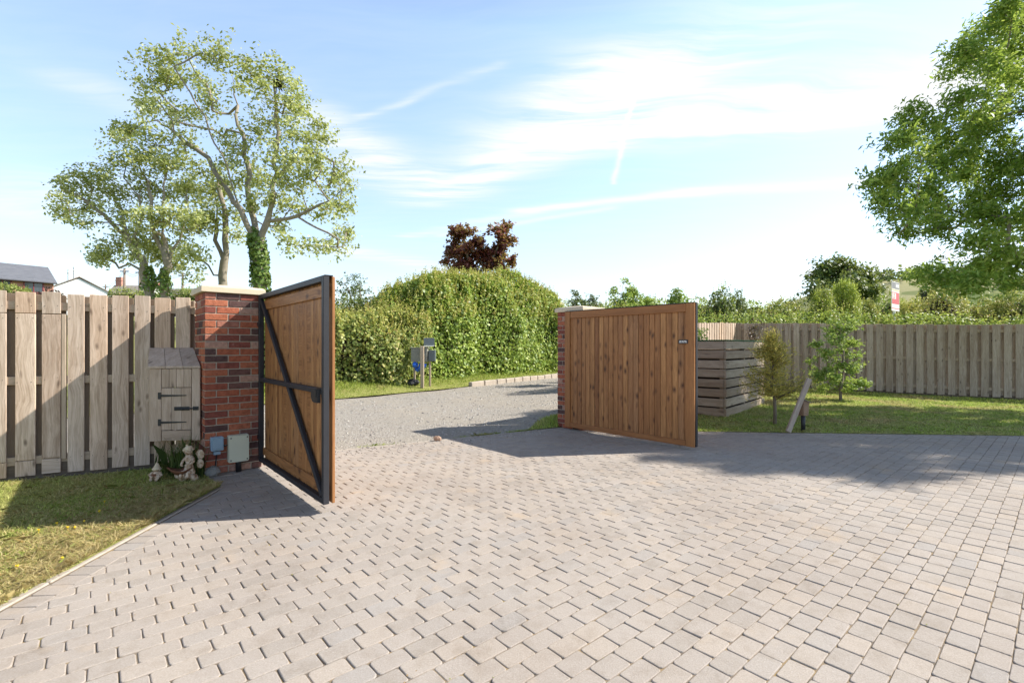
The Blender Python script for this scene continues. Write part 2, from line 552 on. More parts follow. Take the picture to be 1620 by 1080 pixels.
M['leaf_gold'] = leafy('golden_conifer', [(0, (.24, .25, .05)), (.4, (.50, .42, .09)), (.8, (.68, .54, .13)), (1, (.75, .6, .2))], 0.4, .6)
M['leaf_apple'] = leafy('apple_leaf', [(0, (.14, .24, .04)), (.6, (.27, .40, .08)), (1, (.45, .54, .15))], .35, .5)
M['leaf_ivy'] = leafy('ivy_leaf', [(0, (.07, .13, .025)), (.7, (.16, .25, .05)), (1, (.3, .37, .11))], .15, .4)
M['leaf_orange'] = leafy('orange_leaf', [(0, (.40, .2, .04)), (1, (.5, .3, .07))], .3, .5)
M['leaf_purple'] = leafy('purple_leaf', [(0, (.05, .03, .035)), (1, (.12, .06, .06))], .2, .5)
M['litter'] = leafy('seed_litter', [(0, (.20, .12, .05)), (.5, (.42, .27, .10)), (.75, (.34, .30, .08)), (1, (.20, .24, .06))], .1, .8)
M['petal'] = plain('dandelion_yellow', (.75, .52, .03), .6, .1, 30, .2, 0, 0)
M['white_render'] = plain('white_render', (.80, .79, .76), .9, .04, 3, .2, 0, .1)
m, g, b = material('house_brick', .9, .15)
pos = g.n('NewGeometry').outputs['Position']
c = g.ramp(g.noise(g.vm('MULTIPLY', pos, (2, 2, 14)), 1.2, 5, .7), [(.3, (.36, .17, .125)), (.6, (.45, .235, .175)), (.8, (.52, .32, .25))])
g.set(b.inputs['Base Color'], c)
M['house_brick'] = m
m, g, b = material('slate_roof', .6, .4)
pos = g.n('NewGeometry').outputs['Position']
c = g.ramp(g.noise(g.vm('MULTIPLY', pos, (1, 1, 9)), 1.6, 5, .7), [(.3, (.10, .105, .12)), (.7, (.18, .185, .20))])
g.set(b.inputs['Base Color'], c)
M['slate'] = m
M['roof_brown'] = plain('stone_slate_roof', (.27, .235, .20), .85, .3, 3, .2, 0, .3)
M['glass'] = plain('window_glass', (.04, .05, .06), .08, .1, 3, .8, 0, 0)
M['frame_red'] = plain('maroon_frame', (.22, .04, .045), .5, .1, 5)
M['frame_white'] = plain('white_frame', (.75, .75, .73), .5, .05, 5)
M['sign_white'] = plain('sign_white', (.80, .78, .74), .5, .03, 5, .4, 0, 0)
M['sign_grey'] = plain('sign_grey', (.22, .21, .215), .5, .05, 5, .4, 0, 0)
M['sign_red'] = plain('sign_red', (.62, .11, .12), .5, .05, 5, .4, 0, 0)
M['sign_cream'] = plain('sign_cream', (.68, .60, .36), .5, .05, 5, .4, 0, 0)
M['pole_wood'] = plain('pole_wood', (.23, .18, .14), .9, .3, 6)
M['post_wood'] = wood('post_wood', [(0, (.50, .40, .29)), (1, (.52, .42, .31))], .85, .3, (.2, .14, .1), .4)
M['grey_box'] = plain('grey_box', (.25, .245, .21), .7, .15, 20)
M['grey_metal'] = plain('grey_metal', (.12, .145, .15), .4, .15, 12, .5, .2)
M['blue'] = plain('blue_plastic', (.02, .13, .60), .4, .3, 25, .5)
M['green_cover'] = plain('green_netting', (.05, .14, .055), .7, .25, 40)
M['compost'] = plain('soil', (.07, .05, .035), .95, .4, 20)
M['tan_wood'] = wood('small_box_wood', [(0, (.30, .20, .13)), (1, (.33, .22, .145))], .8, .3, (.1, .06, .04), .4)
M['black_plastic'] = plain('black_plastic', (.02, .02, .022), .45, .2, 20)
M['tile_stone'] = plain('reddish_stone', (.40, .27, .19), .9, .3, 30)

# ------------------------------------------------------------------ ground
th = np.linspace(0, 2 * math.pi, 181)[:-1]
rr = np.concatenate([[0], np.geomspace(2, 900, 80)])
A = [(0, 0, -.06)]; fs = []
for r_ in rr[1:]:
    for t in th:
        x, y = r_ * math.sin(t), 8 + r_ * math.cos(t)
        A.append((x, y, float(T(x, y)) - .06))
n = len(th)
for j in range(n): fs.append([0, 1 + (j + 1) % n, 1 + j])
for i in range(len(rr) - 2):
    for j in range(n):
        k = (j + 1) % n
        fs.append([1 + i * n + j, 1 + i * n + k, 1 + (i + 1) * n + k, 1 + (i + 1) * n + j])
mb = MB(); mb.v = A; mb.f = fs; mb.l = A; mb.m = [0] * len(fs)
o = mb.build('ground', M['farmland'], None, True, 'structure')

# key lines of the plot
ER = np.array([.873, .489]); P0 = np.array([-2.39, 6.35])          # gateway edge of the paving
EN = np.array([-ER[1], ER[0]])
EA, EB = np.array([-2.69, 2.54]), np.array([-2.84, 4.72])          # lawn edge on the left
ED = (EB - EA) / np.linalg.norm(EB - EA); ENR = np.array([ED[1], -ED[0]])
LAWN_L = [tuple(EA - ED * 4.5), tuple(EA), tuple(EB), (-3.25, 5.12), (-3.66, 5.62), (-9.5, 2.42), (-9.5, -1.9)]
LAWN_R = [(1.35, 8.02), (2.94, 7.76), (7.81, 7.38), (17, 6.66), (17, 10.7), (13.5, 12.05), (6.95, 15.05), (1.55, 8.6)]

# ------------------------------------------------------------------ block paving
ang = R(41)
ur, uc = np.array([math.cos(ang), math.sin(ang)]), np.array([-math.sin(ang), math.cos(ang)])
PL, PW = .1667, .1078


def clip(poly, p, nrm):
    out = []
    for i in range(len(poly)):
        a, b_ = poly[i], poly[(i + 1) % len(poly)]
        da, db = np.dot(a - p, nrm), np.dot(b_ - p, nrm)
        if da <= 0: out.append(a)
        if (da < 0 < db) or (db < 0 < da): out.append(a + (b_ - a) * da / (da - db))
    return out


def block(mb, c, u, w, L, W, planes=()):
    L2, W2 = L / 2 - .0022 + RNG.normal(0, .0008), W / 2 - .0014 + RNG.normal(0, .0007)
    rc = .010 + abs(RNG.normal(0, .004))
    pts = []
    for sx, sy, seq in ((1, 1, (0, 45, 90)), (-1, 1, (90, 135, 180)), (-1, -1, (180, 225, 270)), (1, -1, (270, 315, 360))):
        for a_ in seq:
            pts.append(np.array([sx * (L2 - rc) + rc * math.cos(R(a_)), sy * (W2 - rc) + rc * math.sin(R(a_))]) + RNG.normal(0, .0009, 2))
    ra = RNG.normal(0, .009)
    cr, sr = math.cos(ra), math.sin(ra)
    P = [c + u * (q[0] * cr - q[1] * sr) + w * (q[0] * sr + q[1] * cr) for q in pts]
    for p, nn in planes:
        if min(np.dot(q - p, nn) for q in P) > 0: return
        if max(np.dot(q - p, nn) for q in P) > 0: P = clip(P, p, nn)
        if len(P) < 3: return
    P = np.array(P)
    k = len(P)
    cen = P.mean(0)
    tilt = RNG.normal(0, .006, 2); z0 = RNG.normal(0, .0011)
    rings = []
    for sc_, z in ((1.0, -.045), (1.0, -.0045), (.975, -.0013), (.93, 0.0)):
        q = cen + (P - cen) * sc_
        if sc_ < 1:                                                  # even inset rather than scaled
            d = P - cen; ln = np.linalg.norm(d, axis=1, keepdims=True)
            q = P - d / ln * (.0022 if sc_ > .95 else .0055)
        zz = z + z0 + (q - cen) @ tilt
        rings.append(np.column_stack([q, zz]))
    V = np.concatenate(rings)
    f = []
    for i in range(3):
        for j in range(k):
            j2 = (j + 1) % k
            f.append([i * k + j, i * k + j2, (i + 1) * k + j2, (i + 1) * k + j])
    f.append([3 * k + j for j in range(k)])
    mb.add(V, f)


mb = MB()
gate_plane = (P0 - EN * .05, EN)
left_plane = (EA + ENR * .185, -ENR)
end_s = np.dot(EB - EA, ED)
for i in range(-105, 140):
    for j in range(-40, 125):
        c = ur * (j + (.5 if i % 2 else 0) + .1 * math.sin(i * 1.7)) * PL + uc * i * PW
        if c[1] < .1 or c[0] > 15: continue
        if abs(c[0]) > 1.15 * c[1] + 4.2: continue
        if np.dot(c - gate_plane[0], EN) > .12: continue
        if c[0] > 2.2 and c[1] > 7.95 - .078 * (c[0] - 2.0): continue
        if c[0] > 1.2 and c[1] > 8.2: continue
        s = np.dot(c - EA, ED)
        if c[0] < -3.55: continue
        if s < end_s - .04:
            if np.dot(c - EA, ENR) < .08: continue
            block(mb, c, ur, uc, PL, PW, (gate_plane, left_plane))
        else:
            if c[0] < -2.95 - (c[1] - 4.72) * 1.0: continue
            block(mb, c, ur, uc, PL, PW, (gate_plane,))
s = -2.2
while s < end_s:
    block(mb, EA + ED * s + ENR * .115, ENR, ED, .145, .118)
    s += .119
o = mb.build('driveway', M['paver'], None, False, 'structure')
mb = MB()
bed = [(-4.2, -1.5), (17, -1.5), (17, 6.9), (2.9, 8.05), (1.6, 8.5), tuple(P0 + ER * 4.3), tuple(P0 - ER * 1.9)]
sheet('path_bed', bed, lambda x, y: np.full(len(x), -.0055), .6, M['joint'])
# pale edging strips
mb = MB()


def strip(mb, a, b_, w, z=.004, L=.92):
    a = np.asarray(a); b_ = np.asarray(b_)
    d = b_ - a; n_ = max(1, int(round(np.linalg.norm(d) / L)))
    for i in range(n_):
        p = a + d * (i + .004) / n_; q = a + d * (i + .996) / n_
        mb.bar((*p, z - .06), (*q, z - .06), w, .12, e=.006)


strip(mb, EA - ED * 2.6, EB, .05)
strip(mb, EB + ENR * .0 + ED * .03, (-3.23, 5.08), .05)
strip(mb, P0 - ER * .45, P0 + ER * 4.2, .055, .003)
mb.build('kerb_edging', M['edging'], None, False, 'structure')
mb = MB()                                                            # darker course along the right lawn
e0, e1 = np.array([2.0, 7.86]), np.array([15.0, 6.82])
d = unit(e1 - e0); w_ = np.array([-d[1], d[0]]); s = 0
while s < 13:
    block(mb, e0 + d * s - w_ * .03, d, w_, .166, .108); s += .1675
for v_ in range(len(mb.v)): mb.v[v_] = (mb.v[v_][0], mb.v[v_][1], mb.v[v_][2] + .006)
mb.build('path_border', M['paver'], None, False, 'structure')

# ------------------------------------------------------------------ gravel track, verges
VF = [(-16, 3.2), (-10, 8), (-4.65, 12.5), (-2.4, 15.2), (-.6, 17.7), (1.96, 21.4), (6.5, 28), (12, 36)]
road = [(-16, -1.3), tuple(P0 - ER * 6), tuple(P0 - ER * .3), tuple(P0 + ER * 4.6), (8.0, 17.2), (16, 28), (12, 36)] + VF[::-1][1:]


def road_z(x, y):
    return T(x, y) - .012 + .018 * np.sin(x * 1.7 + y * .6) * np.sin(y * 1.3) * sm(7, 9, y)


sheet('road', road, road_z, .35, M['gravel'])


def dist_line(x, y, L):
    d = np.full(np.shape(x), 1e9)
    for (x1, y1), (x2, y2) in zip(L[:-1], L[1:]):
        dx, dy = x2 - x1, y2 - y1
        t = np.clip(((x - x1) * dx + (y - y1) * dy) / (dx * dx + dy * dy), 0, 1)
        d = np.minimum(d, np.hypot(x - x1 - t * dx, y - y1 - t * dy))
    return d


def verge_z(x, y):
    d = dist_line(x, y, VF)
    return T(x, y) + .012 + .30 * sm(0, 2.2, d)


verge = VF + [(30, 60), (-20, 45), (-40, 15)]
sheet('verge', verge, verge_z, .8, M['lawn_soil'])
sheet('lawn_left', LAWN_L, lambda x, y: np.full(len(x), .010) + .012 * np.sin(x * 2.1) * np.sin(y * 1.7), .3, M['lawn_soil'])
sheet('lawn_right', LAWN_R, lambda x, y: T(x, y) + .010, .4, M['lawn_soil'])
patch = [tuple(P0 + ER * 3.05 + EN * .05), tuple(P0 + ER * 4.4 + EN * .05), (7.4, 16.2), (6.4, 16.8), (1.5, 10.9), (.55, 9.1)]
sheet('verge_patch', patch, lambda x, y: T(x, y) + .006, .5, M['lawn_soil'])


def blades(name, pts, zf, h, w, mat, lean=.35, hv=None):
    n = len(pts)
    hh = h * RNG.uniform(.5, 1.3, n) if hv is None else h * hv * RNG.uniform(.5, 1.3, n)
    a = RNG.uniform(0, 2 * math.pi, n)
    z = zf(pts[:, 0], pts[:, 1])
    B = np.column_stack([pts, z - .004])
    s_ = np.column_stack([np.cos(a), np.sin(a), np.zeros(n)]) * (w * RNG.uniform(.7, 1.3, n))[:, None] / 2
    ln = np.column_stack([RNG.normal(0, lean, n), RNG.normal(0, lean, n), np.ones(n)])
    ln = unit(ln)
    mid = B + ln * (hh * .55)[:, None]
    tip = B + (ln + np.column_stack([RNG.normal(0, lean, n), RNG.normal(0, lean, n), np.zeros(n)])) * hh[:, None]
    tip[:, 2] = np.maximum(tip[:, 2], B[:, 2] + .004)
    V = np.stack([B - s_, B + s_, mid + s_ * .7, tip, mid - s_ * .7], 1)
    return np_mesh(name, V, 5, mat, None, 'stuff')


zl = lambda x, y: np.full(len(x), .012) + .012 * np.sin(x * 2.1) * np.sin(y * 1.7)
p = sample_poly(LAWN_L, 120000)
keep = (np.abs(p[:, 0]) < 1.12 * p[:, 1] + .6) & (p[:, 1] > .6)
p = p[keep]
tag(blades('lawn_grass', p, zl, .034, .006, M['grass_left'], .85), 'short patchy green and straw grass in front of the near fence', 'grass')
# drier rim along the edging
s_ = RNG.uniform(-2.2, end_s + .05, 38000); off = -np.abs(RNG.normal(.05, .45, 38000)) - .028
p = EA + ED * s_[:, None] + ENR * off[:, None]
tag(blades('dry_grass', p, zl, .036, .006, M['grass_dry'], .9), 'straw coloured grass fringe beside the pale edging strip', 'grass')
p = sample_poly(LAWN_R, 90000)
zr = lambda x, y: T(x, y) + .012
tag(blades('lawn_grass', p, zr, .042, .011, M['grass'], .8), 'mown green lawn between paving and the back fence', 'grass')
pp = sample_poly(LAWN_L, 26000)
pp = pp[(np.abs(pp[:, 0]) < 1.12 * pp[:, 1] + .6) & (pp[:, 1] > .6)]
cl = np.sin(pp[:, 0] * 5.1 + 1.3 * np.sin(pp[:, 1] * 3.3)) * np.sin(pp[:, 1] * 4.3 + pp[:, 0])
pp = pp[cl > RNG.uniform(-.2, .9, len(pp))]
tag(blades('lawn_grass', pp, zl, .068, .005, M['grass'], .55), 'longer seeding grass tufts in the left lawn', 'grass')
s_ = RNG.uniform(-2.2, end_s + .05, 2600); off = -np.abs(RNG.normal(.0, .02, 2600)) - .022
p = EA + ED * s_[:, None] + ENR * off[:, None]
tag(blades('edge_grass', p, zl, .06, .005, M['grass_dry'], .8), 'untidy grass spilling over the pale edging strip', 'grass')
# bits of seed, moss and leaf litter caught in the joints
k = 5200
ii, jj = RNG.integers(-70, 120, k), RNG.integers(-40, 110, k)
on_row = RNG.uniform(0, 1, k) < .7
cen = ur * ((jj + np.where(ii % 2, .5, 0) + .1 * np.sin(ii * 1.7) + np.where(on_row, RNG.uniform(-.5, .5, k), .5))[:, None] * PL) + uc * ((ii + np.where(on_row, .5, RNG.uniform(-.5, .5, k)))[:, None] * PW)
ok_ = (cen[:, 1] > 1.2) & (cen[:, 1] < 7.0) & (np.abs(cen[:, 0]) < 1.1 * cen[:, 1] + .4) & ((cen - EA) @ ENR > .25) & ((cen - P0) @ EN < -.1)
cen = cen[ok_]
cen = cen[np.sin(cen[:, 0] * 1.9 + 2) * np.sin(cen[:, 1] * 1.4) > RNG.uniform(-1, .6, len(cen))]
P = np.repeat(cen, 7, 0) + RNG.normal(0, .006, (len(cen) * 7, 2)) + (RNG.normal(0, .018, len(cen) * 7)[:, None]) * ur
P = np.column_stack([P, RNG.uniform(-.006, .002, len(P))])
tag(np_mesh('joint_litter', leaf_verts(P, np.tile([0, 0, 1.], (len(P), 1)), .008, .6, .5), 4, M['litter'], None, 'stuff'), 'ochre seed husks and moss caught in the paving joints', 'litter')
# verge
q = sample_poly([(-9, 9), (-4.65, 12.5), (-2.4, 15.2), (1.96, 21.4), (5, 26), (2.5, 28), (-.5, 22.5), (-5, 17.5), (-11, 12)], 42000)
dd = dist_line(q[:, 0], q[:, 1], VF)
tag(blades('verge_grass', q, verge_z, .085, .016, M['grass_lush'], .35, .5 + sm(.1, 1.6, dd) * 1.0), 'lush bright grass bank below the tall hedge', 'grass')
q = sample_poly(patch, 9000)
tag(blades('patch_grass', q, zr, .11, .012, M['grass'], .35, .35 + 1.0 * np.clip(1 - dist_line(q[:, 0], q[:, 1], [(1.0, 8.6), (5, 13)]) / .8, 0, 1)), 'rough grass tuft outside the far brick pillar', 'grass')

# loose stones on the track
mn = 5200
q = sample_poly([tuple(P0 - ER * .5 + EN * .1), tuple(P0 + ER * 3.3 + EN * .15), (3.0, 14), (4, 22), (1.7, 20.4), (-2.4, 14.8), (-4.6, 12.2), (-7, 8)], mn)
sz = np.minimum(RNG.gamma(3, .0042, mn), .028)[:, None] + .006
o3 = np.array([[1, 0, 0], [0, 1, 0], [-1, 0, 0], [0, -1, 0], [0, 0, 1]])
V = []
B = np.column_stack([q, road_z(q[:, 0], q[:, 1])])
cr = [B + (o3[k] * np.array([1, .8, .6]) + RNG.normal(0, .18, (mn, 3))) * sz for k in range(5)]
me = bpy.data.meshes.new('road_gravel')
me.from_pydata(np.stack(cr, 1).reshape(-1, 3).tolist(), [], [[i * 5 + a, i * 5 + (a + 1) % 4, i * 5 + 4] for i in range(mn) for a in range(4)])
me.materials.append(M['gravel_stone'])
o = bpy.data.objects.new('road_gravel', me); COL.objects.link(o)
tag(o, 'loose grey stone chips scattered over the track', 'gravel', None, 'stuff')

# stones and weeds straying over the paving edge
k = 260
q = P0 + ER * RNG.uniform(-.1, 3.2, k)[:, None] - EN * np.abs(RNG.normal(0, .22, k))[:, None]
mb = MB()
for x, y in q: mb.ball((x, y, .003), RNG.uniform(.004, .011), 5, 4, noise=.15)
tag(mb.build('stray_gravel', M['gravel_stone'], None, False, 'stuff'), 'stray grey stone chips kicked onto the edge of the paving', 'gravel')
wl = np.concatenate([RNG.normal(a, .09, 60) for a in RNG.uniform(.0, 3.1, 14)])
q = P0 + ER * wl[:, None] + EN * (.035 + np.abs(RNG.normal(0, .03, len(wl))))[:, None]
tag(blades('edge_weeds', q, road_z, .05, .006, M['grass_lush'], .7), 'scattered weeds along the joint of gravel track and paving', 'weeds')

# kerb of the verge
KL = [(-1.45, 16.55), (-.6, 17.7), (1.96, 21.4), (4.6, 25.3)]
mb = MB()
for (x1, y1), (x2, y2) in zip(KL[:-1], KL[1:]):
    L = math.hypot(x2 - x1, y2 - y1); k = int(L / .55)
    for i in range(k):
        a, c = (i + .03) / k, (i + .97) / k
        pa = (x1 + (x2 - x1) * a, y1 + (y2 - y1) * a, .06 + T(x1, y1) + RNG.normal(0, .008)); pb = (x1 + (x2 - x1) * c, y1 + (y2 - y1) * c, .06 + T(x2, y2) + RNG.normal(0, .008))
        mb.bar(pa, pb, .16, .20, e=.02)
mb.build('kerb', M['kerb'], None, False, 'structure')

# ------------------------------------------------------------------ pillars and gates
PA = R(42)
GU = np.array([math.cos(PA), math.sin(PA), 0])        # along the gateway
GV = np.array([-math.sin(PA), math.cos(PA), 0])       # towards the track
PWD = .553


def pillar(FL, label, cap_label=None):
    FL = np.array([*FL, 0.])
    cen = FL + (GU + GV) * PWD / 2
    root = empty('brick_pillar', cen, PA, label, 'pillar', 'brick gate pillars')
    core = MB().box(cen + Z3 * .975, (PWD / 2 - .006, PWD / 2 - .006, .972), GU, GV, Z3, .002)
    core.build('mortar_core', M['mortar'], root)
    mb = MB()
    for k in range(26):
        z = .0375 + k * .075
        for side in range(4):
            a = PA + side * math.pi / 2
            u = np.array([math.cos(a), math.sin(a), 0]); n_ = np.array([u[1], -u[0], 0])
            st = cen + n_ * (PWD / 2) - u * PWD / 2
            lens = [.215, .215, .1025] if (k + side) % 2 == 0 else [.1025, .215, .215]
            s = 0
            for q, L in enumerate(lens):
                if q == 0: s0, L0 = s, L
                c = st + u * (s + L / 2) - n_ * (.045 + RNG.normal(0, .0008)) + Z3 * z
                # the first piece of every side turns the corner: kept 3 mm short so faces never coincide
                mb.box(c, (L / 2 - .0005, .047 if 0 < q < 2 else .0465, .0325), u, n_, Z3, .004, jit=.0006)
                s += L + .010
    mb.build('brickwork', M['brick'], root)
    z0, ov = 1.95, .035
    h = PWD / 2 + ov
    mb = MB()
    V = []
    for hh, z in ((h - .004, z0), (h, z0 + .004), (h, z0 + .055), (h - .02, z0 + .075), (.10, z0 + .105)):
        for sx, sy in ((-1, -1), (1, -1), (1, 1), (-1, 1)):
            V.append(cen + GU * sx * hh + GV * sy * hh + Z3 * z)
    f = [[3, 2, 1, 0]]
    for i in range(4):
        for j in range(4): f.append([i * 4 + j, i * 4 + (j + 1) % 4, i * 4 + 4 + (j + 1) % 4, i * 4 + 4 + j])
    f.append([16, 17, 18, 19])
    mb.add(V, f)
    mb.build('coping_stone', M['stone_cap'], root)
    return root


LFL = np.array([-3.26, 5.13, 0.]); RFL = np.array([1.15, 7.87, 0.])
pillar(LFL[:2], 'red brick gate pillar with two utility boxes low on its face')
pillar(RFL[:2], 'red brick gate pillar mostly hidden behind the closed face of the far gate')


def gate(origin, nw, L, label, plaque, turn=0):
    """origin: hinge end of the steel/timber joint; nw: the way the timber face looks"""
    ca, sa = math.cos(R(turn)), math.sin(R(turn))
    rot = lambda v: np.array([v[0] * ca - v[1] * sa, v[0] * sa + v[1] * ca, 0])
    u = rot(-GV); nw = rot(np.asarray(nw, float))
    root = empty('wooden_gate', origin, math.atan2(u[1], u[0]), label, 'gate', 'pair of timber driveway gates')
    o3_ = np.array([*origin[:2], 0.])
    P = lambda s, d, z: o3_ + u * s + nw * d + Z3 * z
    zb, zt = (.045 if plaque else .082), 1.945
    # tongue and groove boards
    mb = MB(); nb = 24; wv = (L - .14) / nb
    for i in range(nb):
        s = .07 + (i + .5) * wv
        mb.box(P(s, .011 + RNG.normal(0, .0006), (zb + zt) / 2), (wv / 2 - .0032, .010, (zt - zb) / 2 - .02), u, nw, Z3, .004)
    mb.box(P(L / 2, .0045, (zb + zt) / 2), (L / 2 - .075, .003, (zt - zb) / 2 - .03), u, nw, Z3, .001)
    mb.build('boards', M['gate'], root)
    mb = MB()
    mb.box(P(.055, .033, (zb + zt) / 2), (.055, .0115, (zt - zb) / 2), u, nw, Z3, .004)
    mb.box(P(L - .06, .034, (zb + zt) / 2), (.06, .0125, (zt - zb) / 2), u, nw, Z3, .004)
    mb.box(P(L / 2, .033, zt - .058), (L / 2 - .122, .0115, .055), u, nw, Z3, .004)
    mb.box(P(L / 2, .036, zb + .04), (L / 2 - .122, .0145, .038), u, nw, Z3, .006)
    mb.build('timber_frame', M['gate_rail'], root)
    # timber rails on the steel side
    MB().box(P(L / 2, -.009, zt - .115), (L / 2 - .06, .008, .05), u, nw, Z3, .003).build('inner_rail', M['gate'], root)
    MB().box(P(L / 2, -.009, zb + .115), (L / 2 - .06, .008, .04), u, nw, Z3, .003).build('inner_rail', M['gate'], root)
    mb = MB()
    t = .025
    for s in (.022, L - .022): mb.box(P(s, -t - .001, (zb + zt) / 2), (.022, t, (zt - zb) / 2), u, nw, Z3, .004)
    mb.box(P(L / 2, -t - .001, zt - .022), (L / 2 - .045, t, .022), u, nw, Z3, .004)
    mb.box(P(L / 2, -t - .001, zb + .022), (L / 2 - .045, t, .022), u, nw, Z3, .004)
    mb.box(P(L / 2, -t - .001, 1.0), (L / 2 - .045, t, .022), u, nw, Z3, .004)
    mb.box(P(L / 2, -.004, zt + .006), (L / 2, .034, .005), u, nw, Z3, .002)
    mb.build('steel_frame', M['steel'], root)
    mb = MB()
    a = P(.06, -.030, zt - .06); b_ = P(L - .07, -.030, zb + .06)
    mb.bar(a, b_, .034, .046, up=np.cross(unit(b_ - a), nw), e=.003)
    mb.build('diagonal_brace', M['steel'], root)
    mb = MB()
    prof = []
    for k in range(13):
        q = math.pi * (.5 + k / 12)
        prof.append(P(L - .135 + .075 * math.cos(q), -.052, .965 + .058 * math.sin(q)))
    prof += [P(L - .06, -.052, .907), P(L - .06, -.052, 1.023)]
    mb.prism(prof, None, -nw * .028)
    mb.box(P(L - .095, -.083, .985), (.022, .004, .03), u, nw, Z3, .003)
    mb.build('lock_case', M['black_plastic'], root)
    for z in (.35, 1.62):
        h = MB().tube([P(-.018, -.02, z - .06), P(-.018, -.02, z + .06)], .014, 10)
        h.box(P(.02, -.054, z), (.05, .004, .025), u, nw, Z3, .002)
        h.build('hinge', M['steel'], root)
    if plaque:
        mb = MB().box(P(L - .155, .0505, 1.435), (.068, .004, .026), u, nw, Z3, .002)
        pl = mb.build('plaque', M['iron'], root)
        mb = MB()
        for z, segs in ((1.443, ((-.05, -.025), (-.018, .008), (.014, .048))), (1.427, ((-.056, -.02), (-.014, .022), (.028, .056)))):
            for a_, b2 in segs:
                mb.box(P(L - .155 + (a_ + b2) / 2, .0552, z), ((b2 - a_) / 2, .0008, .0045), u, nw, Z3, .0003)
        mb.build('lettering', M['sign_white'], pl)
    return root


LFR = LFL + GU * PWD; RBL = RFL + GV * PWD
gate((LFR - GV * .02 + GU * .012)[:2].tolist() + [0], GU, 2.03, 'open stained timber gate showing its black steel frame and diagonal brace', False, -1.0)
gate((RBL - GV * .25 - GU * .055)[:2].tolist() + [0], -GU, 2.27, 'open stained timber gate showing its boarded face with a tiny black plaque', True)

# boxes on the near pillar
fn = -GV
FP = lambda s, d, z: LFL + GU * s + fn * d + Z3 * z


def rbox(mb, s, z, w, h, d0, d1, r=.012, m=0):
    pts = []
    for sx, sz, a0 in ((1, 1, 0), (-1, 1, 90), (-1, -1, 180), (1, -1, 270)):
        for k in range(4):
            a = R(a0 + k * 30)
            pts.append((s + sx * (w / 2 - r) + r * math.cos(a), z + sz * (h / 2 - r) + r * math.sin(a)))
    P = [FP(x, d0, zz) for x, zz in pts]
    mb.prism(P, None, fn * (d1 - d0), m)


def FS(px, pz_y):
    """position along / height on the pillar face under a photo pixel"""
    t = (px - 810) / F
    # LFL + GU*s : X = t*Y
    s = (t * LFL[1] - LFL[0]) / (GU[0] - t * GU[1])
    Y = LFL[1] + GU[1] * s
    return s, H + (HY - pz_y) / F * Y


s1, zt_ = FS(359, 688); s2, zb_ = FS(391, 726)
cs, cz, cw, ch = (s1 + s2) / 2, (zt_ + zb_) / 2, (s2 - s1), (zt_ - zb_)
root = empty('junction_box', FP(cs, 0, cz - ch / 2), PA, 'cream plastic junction box low on the near brick pillar', 'electrical box')
mb = MB(); rbox(mb, cs, cz, cw, ch, .002, .07, .012); mb.build('case', M['plastic_cream'], root)
mb = MB(); rbox(mb, cs, cz, cw * .97, ch * .97, .072, .092, .02); mb.build('lid', M['plastic_cream'], root)
for sx in (-1, 1):
    for sz in (-1, 1):
        MB().tube([FP(cs + sx * cw * .40, .092, cz + sz * ch * .41), FP(cs + sx * cw * .40, .0945, cz + sz * ch * .41)], .0075, 10).build('screw', M['iron'], root)
MB().tube([FP(cs, .04, cz - ch / 2), FP(cs + .003, .042, .1), FP(cs + .004, .045, .0)], .028, 12).build('conduit', M['rubber'], root, True)
s1, zt_ = FS(332, 691); s2, zb_ = FS(352, 716)
cs2, cz2, cw2, ch2 = (s1 + s2) / 2, (zt_ + zb_) / 2, (s2 - s1), (zt_ - zb_)
root = empty('switch_box', FP(cs2, 0, cz2 - ch2 / 2), PA, 'small blue grey outdoor switch box beside the cream box on the pillar', 'electrical box')
mb = MB(); rbox(mb, cs2, cz2 + .02, cw2, ch2 - .04, .002, .06, .012); mb.build('case', M['plastic_blue'], root)
mb = MB(); rbox(mb, cs2, cz2 + .025, cw2 * .8, ch2 * .6, .062, .078, .015); mb.build('lid', M['plastic_blue'], root)
mb = MB(); rbox(mb, cs2, cz2 - ch2 / 2 + .012, cw2 * .55, .034, .004, .045, .006); mb.build('cable_gland', M['plastic_blue'], root)
MB().tube([FP(cs2, .02, cz2 - ch2 / 2), FP(cs2 - .01, .025, .12), FP(cs2 - .012, .02, .02)], .006, 8).build('cable', M['rubber'], root, True)
MB().tube([FP(cs2 + cw2 / 2, .02, cz2), FP(cs2 + cw2 / 2 + .02, .03, cz2 - .02), FP(cs - cw / 2, .02, cz2 - .01)], .006, 8).build('link_cable', M['rubber'], root, True)

# ------------------------------------------------------------------ near fence (hit and miss boards)
FO = np.array([-5.15, 4.87, 0.]); FD = np.array([.875, .4848, 0]); FD /= np.linalg.norm(FD)
FNR = np.array([FD[1], -FD[0], 0])                     # towards the camera


def fs_at(px):
    t = (px - 810) / F
    return (t * FO[1] - FO[0]) / (FD[0] - t * FD[1])


